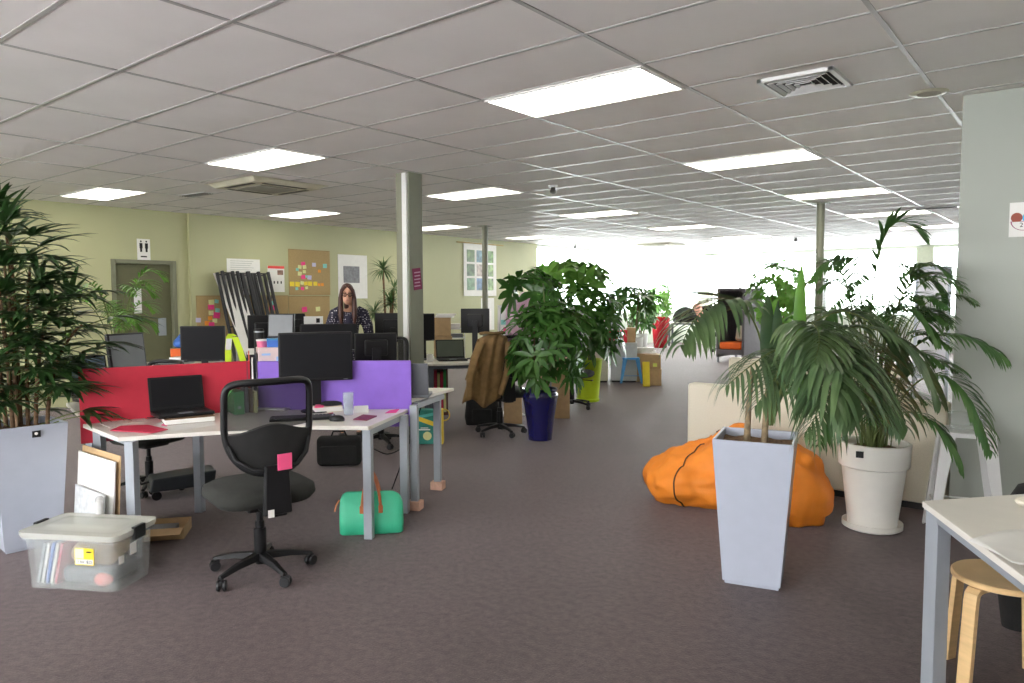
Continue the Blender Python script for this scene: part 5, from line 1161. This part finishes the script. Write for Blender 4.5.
# ------------------------------------------------------------------ jacket and pink cloth
M = Matrix.Rotation(jch.rotation_euler.z, 4, 'Z'); t = thing('jacket', 'brown suede jacket hanging over the back of the office chair', 'jacket', tuple(jch.location), jch.rotation_euler.z)
rs = []
for i in range(26):                      # from the hem behind, over the top, and down in front
    q_ = i / 25; ring = []
    for k in range(25):
        u = -1 + 2 * k / 24
        if q_ < .62: s_ = q_ / .62; y = -.345 - .045 * (1 - s_); z = .42 + (1.125 - .42) * s_
        elif q_ < .74: s_ = (q_ - .62) / .12; y = -.345 + .085 * s_; z = 1.125 + .022 * sin(pi * s_)
        else: s_ = (q_ - .74) / .26; y = -.26 + .045 * s_; z = 1.125 - .42 * s_
        wd = .30 + .03 * cos(q_ * 5) + (.02 if q_ < .3 else 0); zz = z - .055 * abs(u) ** 2.2 * (1 if z > .7 else .2)
        if q_ < .3: zz -= .05 * sin(u * 4 + 1)
        fold = .018 * sin(u * 9 + z * 3) + .014 * noise.noise(Vector((u * 4, z * 5, 1)))
        ring.append(Vector((u * wd * .60 - .16 - .17 * max(0, 1.12 - zz) / .7, y + .05 * abs(u) ** 2 + fold * (-1 if q_ < .62 else .6), zz)))
    rs.append(ring)
o = MB().rings(rs, closed=False).build('body', SUEDE, t, smooth=180); so = o.modifiers.new('thickness', 'SOLIDIFY'); so.thickness = .014
for s_ in (-1, 1): MB().tube([(s_ * .15 - .18, -.34, 1.05), (s_ * .19 - .22, -.375, .90), (s_ * .20 - .27, -.39, .70), (s_ * .17 - .31, -.395, .50)], [.055, .058, .052, .045], 12, flat=.6).build('sleeve', SUEDE, t, smooth=70)
MB().tube([(-.32, -.30, 1.15), (-.29, -.36, 1.16), (-.20, -.385, 1.15), (-.10, -.36, 1.16), (-.07, -.30, 1.15)], .028, 10, flat=.6).build('collar', SUEDE, t, smooth=70)
q = P(530, 330, 8.95); t = thing('flip_chart', 'white display board on legs with colourful notes, behind the umbrella plant', 'board', (q.x - .1, q.y, 0), away(515))
MB().box(-.32, .32, -.012, .012, .75, 1.43).build('panel', PAPER, t, bevel=.004)
for s_ in (-1, 1): MB().tube([(s_ * .28, 0, 1.40), (s_ * .36, .0, 0)], .014, 8).build('leg', GREYMETAL, t)
for k, (m_, x, z) in enumerate(((HOTPINK, -.22, 1.13), (TEAL, -.25, 1.22), (PALEY, -.18, 1.24))):
    o = MB().box(-.03, .03, -.002, 0, -.03, .03).build('sticky_note', m_); o.location = Vector(t.location) + Matrix.Rotation(t.rotation_euler.z, 4, 'Z') @ Vector((x, -.0135, z)); o.rotation_euler.z = t.rotation_euler.z; tag(o, ['pink', 'teal', 'pale yellow'][k] + ' note on the white display board left of the umbrella plant', 'sticky note')
c0 = t; t = thing('blanket', 'dusty pink blanket bundled over the top of the white display board', 'blanket', tuple(c0.location), c0.rotation_euler.z); rs = []
for i in range(27):
    q_ = i / 26; ring = []; ang = pi * q_
    for k in range(33):
        u = -1 + 2 * k / 32; dr_ = .36 + .25 * (u < -.3) * (1 if q_ < .5 else .5)
        if .35 < q_ < .65: y, z = -.10 * cos(pi * (q_ - .35) / .3), 1.44 + .09 * sin(pi * (q_ - .35) / .3)
        elif q_ <= .35: y, z = -.10, 1.44 - dr_ * (1 - q_ / .35)
        else: y, z = .10, 1.44 - .3 * ((q_ - .65) / .35)
        f_ = .05 * noise.noise(Vector((u * 3, q_ * 4, 3))) + .025 * sin(u * 12 + q_ * 9)
        ring.append(Vector((.06 + u * .27 * (1 - .1 * abs(q_ - .5)), y * (1.1 + .3 * cos(u * 2)) + f_ * (-1 if q_ < .5 else 1), z + .05 * cos(u * 2.2) + f_ * .6)))
    rs.append(ring)
o = MB().rings(rs, closed=False).build('cloth', PINKFAB, t, smooth=180); so = o.modifiers.new('thickness', 'SOLIDIFY'); so.thickness = .02

# ------------------------------------------------------------------ the woman standing at the rear desk
q = P(349, 320, 7.85); wo = thing('person', 'woman with long auburn hair and glasses in a dark patterned cardigan, leaning over a desk', 'person', (q.x, q.y, 0), away(347))
# local -Y faces the viewer
wo.scale = (.88, .92, 1)
b = MB()
b.tube([(0, .02, .86), (0, .03, .98), (0, .02, 1.12), (0, -.01, 1.27), (0, -.03, 1.38), (0, -.045, 1.44)], [.145, .15, .125, .155, .13, .05], 20, flat=.66)
b.tube([(0, -.03, 1.40), (0, -.06, 1.47), (0, -.09, 1.52)], [.055, .048, .05], 14)
HC = Vector((-.015, -.115, 1.565))
b.ball(HC, (.072, .088, .100), 24, 16, Rx(.28)); b.ball(HC + Vector((0, -.045, -.055)), (.050, .048, .052), 18, 12)
b.tube([HC + Vector((0, -.083, .012)), HC + Vector((0, -.112, -.026)), HC + Vector((0, -.098, -.036))], [.008, .013, .010], 10)
for s_ in (-1, 1):
    b.ball(HC + Vector((s_ * .073, .008, -.012)), (.010, .018, .028), 10, 8)
    b.tube([(s_ * .14, -.01, 1.38), (s_ * .19, .0, 1.34), (s_ * .245, -.01, 1.08), (s_ * .19, -.24, .90), (s_ * .175, -.30, .865)], [.055, .050, .038, .027, .024], 14)
    p0 = Vector((s_ * .170, -.335, .845)); b.rbox(p0, (.078, .085, .028), .012)
    for k in range(4):
        x = p0.x - .029 + .0195 * k; L = (.062, .074, .070, .055)[k if s_ < 0 else 3 - k]
        b.tube([(x, -.37, .845), (x * 1.01, -.37 - L * .55, .848), (x * 1.02, -.37 - L, .828)], [.0095, .009, .0075], 8)
    b.tube([(p0.x - s_ * .035, -.315, .842), (p0.x - s_ * .062, -.345, .838), (p0.x - s_ * .066, -.372, .832)], [.011, .010, .008], 8)
    b.tube([(s_ * .085, .02, .88), (s_ * .095, .03, .50), (s_ * .10, .04, .28), (s_ * .10, .05, .08)], [.088, .06, .055, .04], 14)
    b.tube([(s_ * .10, .06, .04), (s_ * .105, -.02, .035), (s_ * .11, -.11, .025)], [.038, .038, .024], 12)
bo_ = b.build('body', SKIN, wo, smooth=180)
rm = bo_.modifiers.new('remesh', 'REMESH'); rm.mode = 'VOXEL'; rm.voxel_size = .008; rm.use_smooth_shade = True
CARD = mat('dark_dotted_knit', (.03, .028, .05), .9)
nt, bs = nodes_of(CARD); tcn = nt.nodes.new('ShaderNodeTexCoord'); vo = nt.nodes.new('ShaderNodeTexVoronoi'); vo.inputs['Scale'].default_value = 44; vo.inputs['Randomness'].default_value = .55
nt.links.new(tcn.outputs['Object'], vo.inputs[0]); rp = nt.nodes.new('ShaderNodeValToRGB'); rp.color_ramp.interpolation = 'CONSTANT'
rp.color_ramp.elements[0].color = (.62, .58, .62, 1); rp.color_ramp.elements[1].position = .27; rp.color_ramp.elements[1].color = (.022, .02, .04, 1)
nt.links.new(vo.outputs['Distance'], rp.inputs[0]); nt.links.new(rp.outputs[0], bs.inputs['Base Color'])
c_ = MB(); c_.tube([(0, .03, .84), (0, .03, .98), (0, .02, 1.12), (0, -.01, 1.27), (0, -.03, 1.375), (0, -.035, 1.40)], [.175, .175, .155, .182, .165, .10], 22, flat=.70)
for s_ in (-1, 1): c_.tube([(s_ * .10, -.02, 1.39), (s_ * .17, -.0, 1.355), (s_ * .225, .0, 1.22), (s_ * .25, -.01, 1.07), (s_ * .20, -.21, .925), (s_ * .185, -.27, .89)], [.06, .072, .066, .055, .046, .04], 16)
o = c_.build('cardigan', CARD, wo, smooth=180); rm = o.modifiers.new('remesh', 'REMESH'); rm.mode = 'VOXEL'; rm.voxel_size = .012; rm.use_smooth_shade = True
MB().rings([[(-.055, -.125, 1.10), (.055, -.125, 1.10), (.06, -.10, 1.10), (-.06, -.10, 1.10)], [(-.065, -.160, 1.27), (.065, -.160, 1.27), (.07, -.12, 1.27), (-.07, -.12, 1.27)], [(-.05, -.148, 1.33), (.05, -.148, 1.33), (.06, -.11, 1.33), (-.06, -.11, 1.33)]]).build('top', mat('burgundy_top', (.10, .02, .035), .8), wo, bevel=.006)
tr = MB(); tr.tube([(0, .02, .94), (0, .02, .84)], [.155, .160], 18, flat=.75)
for s_ in (-1, 1): tr.tube([(s_ * .085, .02, .90), (s_ * .095, .03, .50), (s_ * .10, .045, .12)], [.105, .078, .065], 14)
o = tr.build('trousers', mat('black_denim', (.02, .02, .026), .85), wo, smooth=180); rm = o.modifiers.new('remesh', 'REMESH'); rm.mode = 'VOXEL'; rm.voxel_size = .012; rm.use_smooth_shade = True
for s_ in (-1, 1): MB().rbox((s_ * .107, -.025, .035), (.09, .25, .068), .03).build('shoe', BLACK, wo, smooth=60)
h_ = MB(); h_.ball(HC + Vector((0, .022, .022)), (.086, .092, .102), 22, 14, Rx(.28))
for s_ in (-1, 1):
    h_.tube([HC + Vector((s_ * .018, -.060, .092)), HC + Vector((s_ * .062, -.050, .045)), HC + Vector((s_ * .080, -.028, -.04)), HC + Vector((s_ * .082, -.035, -.14)), HC + Vector((s_ * .080, -.045, -.24)), HC + Vector((s_ * .070, -.045, -.34))], [.020, .028, .031, .037, .036, .012], 12, flat=.9)
h_.tube([HC + Vector((0, .06, .02)), HC + Vector((0, .10, -.12)), HC + Vector((0, .13, -.28))], [.085, .09, .04], 16, flat=.5)
o = h_.build('hair', HAIR, wo, smooth=180); rm = o.modifiers.new('remesh', 'REMESH'); rm.mode = 'VOXEL'; rm.voxel_size = .008; rm.use_smooth_shade = True
g_ = MB()
for s_ in (-1, 1):
    g_.tube([HC + Vector((s_ * .030 + .023 * cos(a), -.105 + abs(cos(a)) * .004, -.002 + .016 * sin(a))) for a in [2 * pi * k / 16 for k in range(17)]], .0045, 6, cap=False)
    g_.tube([HC + Vector((s_ * .053, -.10, .002)), HC + Vector((s_ * .074, -.02, .004))], .004, 6)
g_.tube([HC + Vector((-.008, -.108, .002)), HC + Vector((.008, -.108, .002))], .004, 6); g_.build('glasses', BLACK, wo, smooth=60)
for s_ in (-1, 1):
    MB().ball(HC + Vector((s_ * .029, -.090, -.003)), (.010, .006, .006), 10, 6).build('eye', mat('dark_eye', (.05, .03, .02), .3), wo, smooth=180)
    MB().tube([HC + Vector((s_ * .012, -.099, .022)), HC + Vector((s_ * .03, -.097, .028)), HC + Vector((s_ * .048, -.086, .020))], .003, 6).build('eyebrow', HAIR, wo)
MB().tube([HC + Vector((-.022, -.089, -.062)), HC + Vector((0, -.098, -.058)), HC + Vector((.022, -.089, -.062))], [.002, .004, .002], 8).build('lips', mat('lips', (.52, .20, .16), .5), wo, smooth=60)

# ------------------------------------------------------------------ far side of the room
def cabinet(lb, u0, u1, v0, d, z, m, dep=.5, drawers=3, rot=0):
    um = (u0 + u1) / 2; q = P(um, v0, d); w_ = (u1 - u0) * d / F_PX; t = thing('filing_cabinet', lb, 'cabinet', (q.x, q.y, 0), away(um) + rot)
    MB().box(-w_ / 2, w_ / 2, 0, dep, .03, z).build('carcass', m, t, bevel=.004); MB().box(-w_ / 2 + .02, w_ / 2 - .02, .02, dep, 0.001, .03).build('plinth', BLACKM, t)
    for k in range(drawers):
        hh = (z - .08) / drawers; dr = MB().box(-w_ / 2 + .008, w_ / 2 - .008, -.015, 0, .06 + hh * k, .06 + hh * (k + 1) - .012).build('drawer', m, t, bevel=.003)
        MB().box(-.05, .05, -.022, -.015, .06 + hh * (k + .7), .06 + hh * (k + .7) + .012).build('handle', GREYMETAL, dr)
    return t
CREAMMET = mat('cream_metal', (.62, .60, .48), .45)
cabinet('cream drawer cabinet left of the blue metal stool', 586, 608, 345, 12.9, .72, CREAMMET)
cabinet('light grey cabinet directly behind the blue metal stool', 611, 637, 345, 12.9, .70, mat('light_grey_metal', (.55, .58, .60), .45), drawers=0)
def crate(lb, u, v, d, z, w_, h, m):
    q = P(u, v, d); t = thing('crate', lb, 'crate', (q.x, q.y, z), away(u)); f = MB(); hw = w_ / 2
    MB().box(-hw, hw, 0, .22, .001, .008).box(-hw, -hw + .008, 0, .22, .008, h).box(hw - .008, hw, 0, .22, .008, h).box(-hw + .008, hw - .008, 0, .008, .008, h).box(-hw + .008, hw - .008, .212, .22, .008, h).build('tub', m, t)
    MB().box(-hw - .01, hw + .01, -.01, .0, h - .02, h).build('rim', m, t)
    for k in range(4): MB().box(-hw * .8 + k * hw * .42, -hw * .8 + k * hw * .42 + hw * .2, -.003, 0, h * .25, h * .6).build('slot', mat('dark_red', (.30, .02, .02), .6), t)
    return t
crate('red plastic crate on the grey cabinet behind the blue stool', 617, 330, 13.0, .703, .36, .22, mat('red_plastic', (.75, .03, .05), .4))
crate('dark pink crate behind the cream drawer cabinet', 603, 330, 13.15, .723, .26, .36, mat('dark_pink_plastic', (.60, .03, .12), .4))
carton('brown cardboard box on the floor cabinet right of the red crate', 631, 330, 13.1, .703, (.16, .18, .26))
carton('grey box file pile behind the leaves, left of the red crate', 594, 318, 13.1, .723, (.22, .2, .50), LAPGREY, tape=False, name='box_file')
t = thing('printer', 'flat grey device on the front edge of the cabinets below the red crate', 'device', tuple(P(598, 340, 12.95).xy) + (.721,), away(598))
MB().rbox((0, .09, .04), (.30, .18, .078), .015).build('casing', mat('pale_device', (.50, .52, .54), .4), t, smooth=40); MB().box(-.12, .12, -.002, .0, .03, .045).build('paper_slot', BLACK, t)
carton('cardboard box on the carpet, lower of two right of the blue stool', 653, 382, 12.6, 0, (.28, .30, .28))
carton('cardboard box stacked on another right of the blue stool', 653, 365, 12.6, .286, (.26, .28, .24))
carton('cardboard box behind the two stacked ones by the blue stool', 646, 360, 13.1, 0, (.40, .30, .50))
o = MB().box(-.035, .035, -.002, .002, -.03, .03).build('label', mat('lime_label', (.75, .85, .2), .5)); q = P(655, 365, 12.40); o.location = q; o.rotation_euler.z = away(655); tag(o, 'lime green label on the upper cardboard box right of the blue stool', 'label')
lean_board('yellow_sign', 'tall yellow folded sign standing between the blue stool and the boxes', tuple(P(643, 370, 12.3).xy), tuple(P(650, 370, 12.3).xy), .42, .15, .03, YELLOW)['category'] = 'sign'
for k in range(4):
    q = P(645, 350, 13.1); o = MB().obox((0, 0, .012), (.32, .24, .024), Rz(.2 * k)).build('paper_stack', PAPER, loc=(q.x, q.y, .508 + .0245 * k)); tag(o, ['lowest', 'second', 'third', 'top'][k] + ' white ream in the stack on the boxes behind the blue stool', 'paper', 'paper reams on the boxes')
# booth seat
q = P(744, 350, 16.4); t = thing('booth_seat', 'tall dark grey booth seat with an orange cushion near the windows', 'booth', (q.x, q.y, 0)); wo_, de = .66, 1.15; BH = 1.70; GF = mat('grey_felt', (.14, .13, .14), .9)
MB().box(-wo_, -wo_ + .06, 0, de, .12, BH).build('side_wall', GF, t, bevel=.01); MB().box(-.06, 0, 0, de, .12, BH).build('side_wall', GF, t, bevel=.01)
MB().box(-wo_ + .06, -.06, de - .06, de, .12, BH).build('back_wall', GF, t); MB().box(-wo_ + .06, -.06, 0, de - .06, BH - .06, BH).build('roof', GF, t)
MB().box(-wo_ + .06, -.06, .0, de - .06, .18, .30).build('seat_base', GF, t); MB().rbox((-wo_ / 2, .30, .385), (wo_ - .13, .60, .16), .04).build('seat_cushion', mat('orange_wool', (.80, .14, .02), .85), t, smooth=60)
for x in (-wo_ + .04, -.04):
    for y in (.04, de - .04): MB().box(x - .02, x + .02, y - .02, y + .02, 0, .12).build('leg', GREYMETAL, t)
o = MB().rbox((0, 0, 0), (.30, .12, .36), .055, Rx(-.3)).build('cushion', CREAMFAB, smooth=60); o.location = (q.x - .20, q.y + .42, .66); tag(o, 'cream scatter cushion standing inside the dark booth seat', 'cushion')
# window desk with clutter
rect_desk('far desk by the windows between the red pot and the booth', 671, 716, 322.5, .74, .8, 0, legm=DGREYMETAL)
q = P(685, 318, 21.75); o = MB().rings([rrect(.34, .16, .08, 0), rrect(.36, .18, .1, .15), rrect(.25, .12, .08, .38), rrect(.08, .05, .03, .46)]).build('bag', FABBLK, loc=(q.x, q.y, .7405), smooth=60); tag(o, 'black bag on the far window desk', 'bag')
q = P(697, 318, 21.75); o = MB().rings([rrect(.14, .12, .06, 0), rrect(.16, .13, .06, .25), rrect(.12, .09, .05, .50), rrect(.05, .04, .02, .56)]).build('cushion', mat('salmon_cloth', (.75, .38, .30), .8), loc=(q.x, q.y, .7405), smooth=60); tag(o, 'salmon coloured bundle beside the black bag on the far window desk', 'bundle')
place_mon('small far monitor on the window desk left of the booth', 700, 713, 306, 320, 21.7, .74)
# white board and lockers beside the right wall
def PY(u, Y): d = ray(u, 300); return d.x * Y / d.y
x0, x1, x2 = PY(915, 8.7), PY(951, 8.7), PY(972, 8.7)
t = thing('whiteboard', 'whiteboard on a grey frame behind the bamboo palm, left of the right wall', 'whiteboard', ((x0 + x1) / 2, 8.7, 0)); h_ = (x1 - x0) / 2; BHT = 1.84
MB().box(-h_ + .03, h_ - .03, -.01, .01, .7, BHT - .03).build('writing_surface', mat('board_white', (.66, .66, .70), .25), t)
MB().box(-h_, -h_ + .03, -.018, .018, 0, BHT).box(h_ - .03, h_, -.018, .018, 0, BHT).box(-h_ + .03, h_ - .03, -.018, .018, BHT - .03, BHT).box(-h_ + .03, h_ - .03, -.018, .018, .66, .70).build('board_frame', GREYMETAL, t)
f = MB(); yy = -.0112
for (a0, a1, c0_, c1_) in ((-.02, .14, 1.50, 1.507), (-.02, .14, 1.40, 1.407), (-.02, -.013, 1.40, 1.507), (.133, .14, 1.40, 1.507)): f.box(a0, a1, yy, yy + .001, c0_, c1_)
f.build('drawn_rectangle', BLACK, t)
t = thing('locker', 'pale grey locker with narrow doors between the whiteboard and the right wall', 'locker', ((x1 + x2) / 2 + .03, 8.75, 0)); h_ = (x2 - x1) / 2
MB().box(-h_, h_, 0, .4, .03, 1.83).build('carcass', mat('pale_grey_metal', (.52, .53, .50), .45), t, bevel=.003)
for k in range(3):
    w_ = 2 * h_ / 3; dd_ = MB().box(-h_ + w_ * k + .004, -h_ + w_ * (k + 1) - .004, -.015, 0, .06, 1.81).build('door', mat('pale_grey_metal', (.52, .53, .50), .45), t, bevel=.002); MB().box(-h_ + w_ * (k + .8), -h_ + w_ * (k + .8) + .012, -.02, -.015, 1.35, 1.43).build('handle', BLACK, dd_)
# things under and behind the middle desks
q = P(437, 380, 9.4); t = thing('bookcase', 'low dark bookcase with red and green spines under the white laptop desk', 'bookcase', (q.x, q.y, 0), away(437)); DW = mat('dark_red_wood', (.10, .035, .025), .5)
MB().box(-.14, -.12, 0, .24, 0.001, .68).box(.12, .14, 0, .24, 0.001, .68).box(-.12, .12, 0, .24, .66, .68).box(-.12, .12, 0, .24, .32, .34).box(-.12, .12, 0, .24, .001, .04).box(-.12, .12, .22, .24, .04, .66).build('carcass', DW, t)
for r_ in range(2):
    for k in range(6):
        m_ = [REDP, mat('green_binder', (.03, .28, .06), .5), ORANGE, LAPGREY, REDP, PALEY][(k + 2 * r_) % 6]; o = MB().box(-.016, .016, -.07, .07, 0, .20 + .02 * (k % 3)).build('book', m_); M = Matrix.Rotation(t.rotation_euler.z, 4, 'Z')
        o.location = Vector(t.location) + M @ Vector((-.10 + .04 * k, .09, .042 + .30 * r_)); o.rotation_euler.z = t.rotation_euler.z
        tag(o, ['first', 'second', 'third', 'fourth', 'fifth', 'last'][k] + ' book from the left on the ' + ['lower', 'upper'][r_] + ' shelf of the dark bookcase', 'book', 'books in the dark bookcase')
carton('cardboard box on the carpet behind the jacket chair, left of the blue pot', 513, 412, 8.9, 0, (.22, .24, .34))
carton('brown cardboard box behind the umbrella plants, lower one', 553, 385, 9.3, 0, (.42, .32, .44)); carton('brown cardboard box behind the umbrella plants, upper one', 553, 362, 9.3, .446, (.36, .30, .30))
q = G(503, 415); t = thing('magazine', 'open magazine on the carpet behind the jacket chair', 'magazine', (q.x, q.y + .05, .001), away(503) + .3)
MB().rings([[(-.22, -.15, 0), (0, -.15, 0), (0, .15, 0), (-.22, .15, 0)], [(-.22, -.15, .012), (0, -.15, .02), (0, .15, .02), (-.22, .15, .012)]]).build('left_page', PAPER, t); MB().rings([[(0.001, -.15, 0), (.22, -.15, 0), (.22, .15, 0), (0.001, .15, 0)], [(0.001, -.15, .02), (.22, -.15, .012), (.22, .15, .012), (.001, .15, .02)]]).build('right_page', PAPER, t)
q = P(482, 405, 8.8); t = thing('backpack', 'dark backpack on the carpet under the desk behind the jacket chair', 'backpack', (q.x, q.y, 0), away(482))
MB().rings([rrect(.19, .12, .05, .002), rrect(.21, .13, .06, .10), rrect(.19, .12, .06, .28), rrect(.10, .06, .04, .36)]).build('bag_body', FABBLK, t, smooth=60); MB().rbox((0, -.12, .12), (.24, .05, .16), .02).build('front_pocket', FABBLK, t, smooth=60)
q = P(462, 359, 8.55); t = thing('water_bottle', 'small white mug on the white desk left of the laptop', 'mug', (P(430, 361, 8.9).x, P(430, 361, 8.9).y, .7465), 0)
MB().lathe([(.036, 0), (.040, .005), (.040, .09), (.036, .09), (.034, .01), (.001, .01)], 24).build('cup', WHITEP, t, smooth=40); MB().tube([(.038, 0, .07), (.065, 0, .065), (.065, 0, .03), (.038, 0, .02)], .005, 6).build('handle', WHITEP, t, smooth=60)
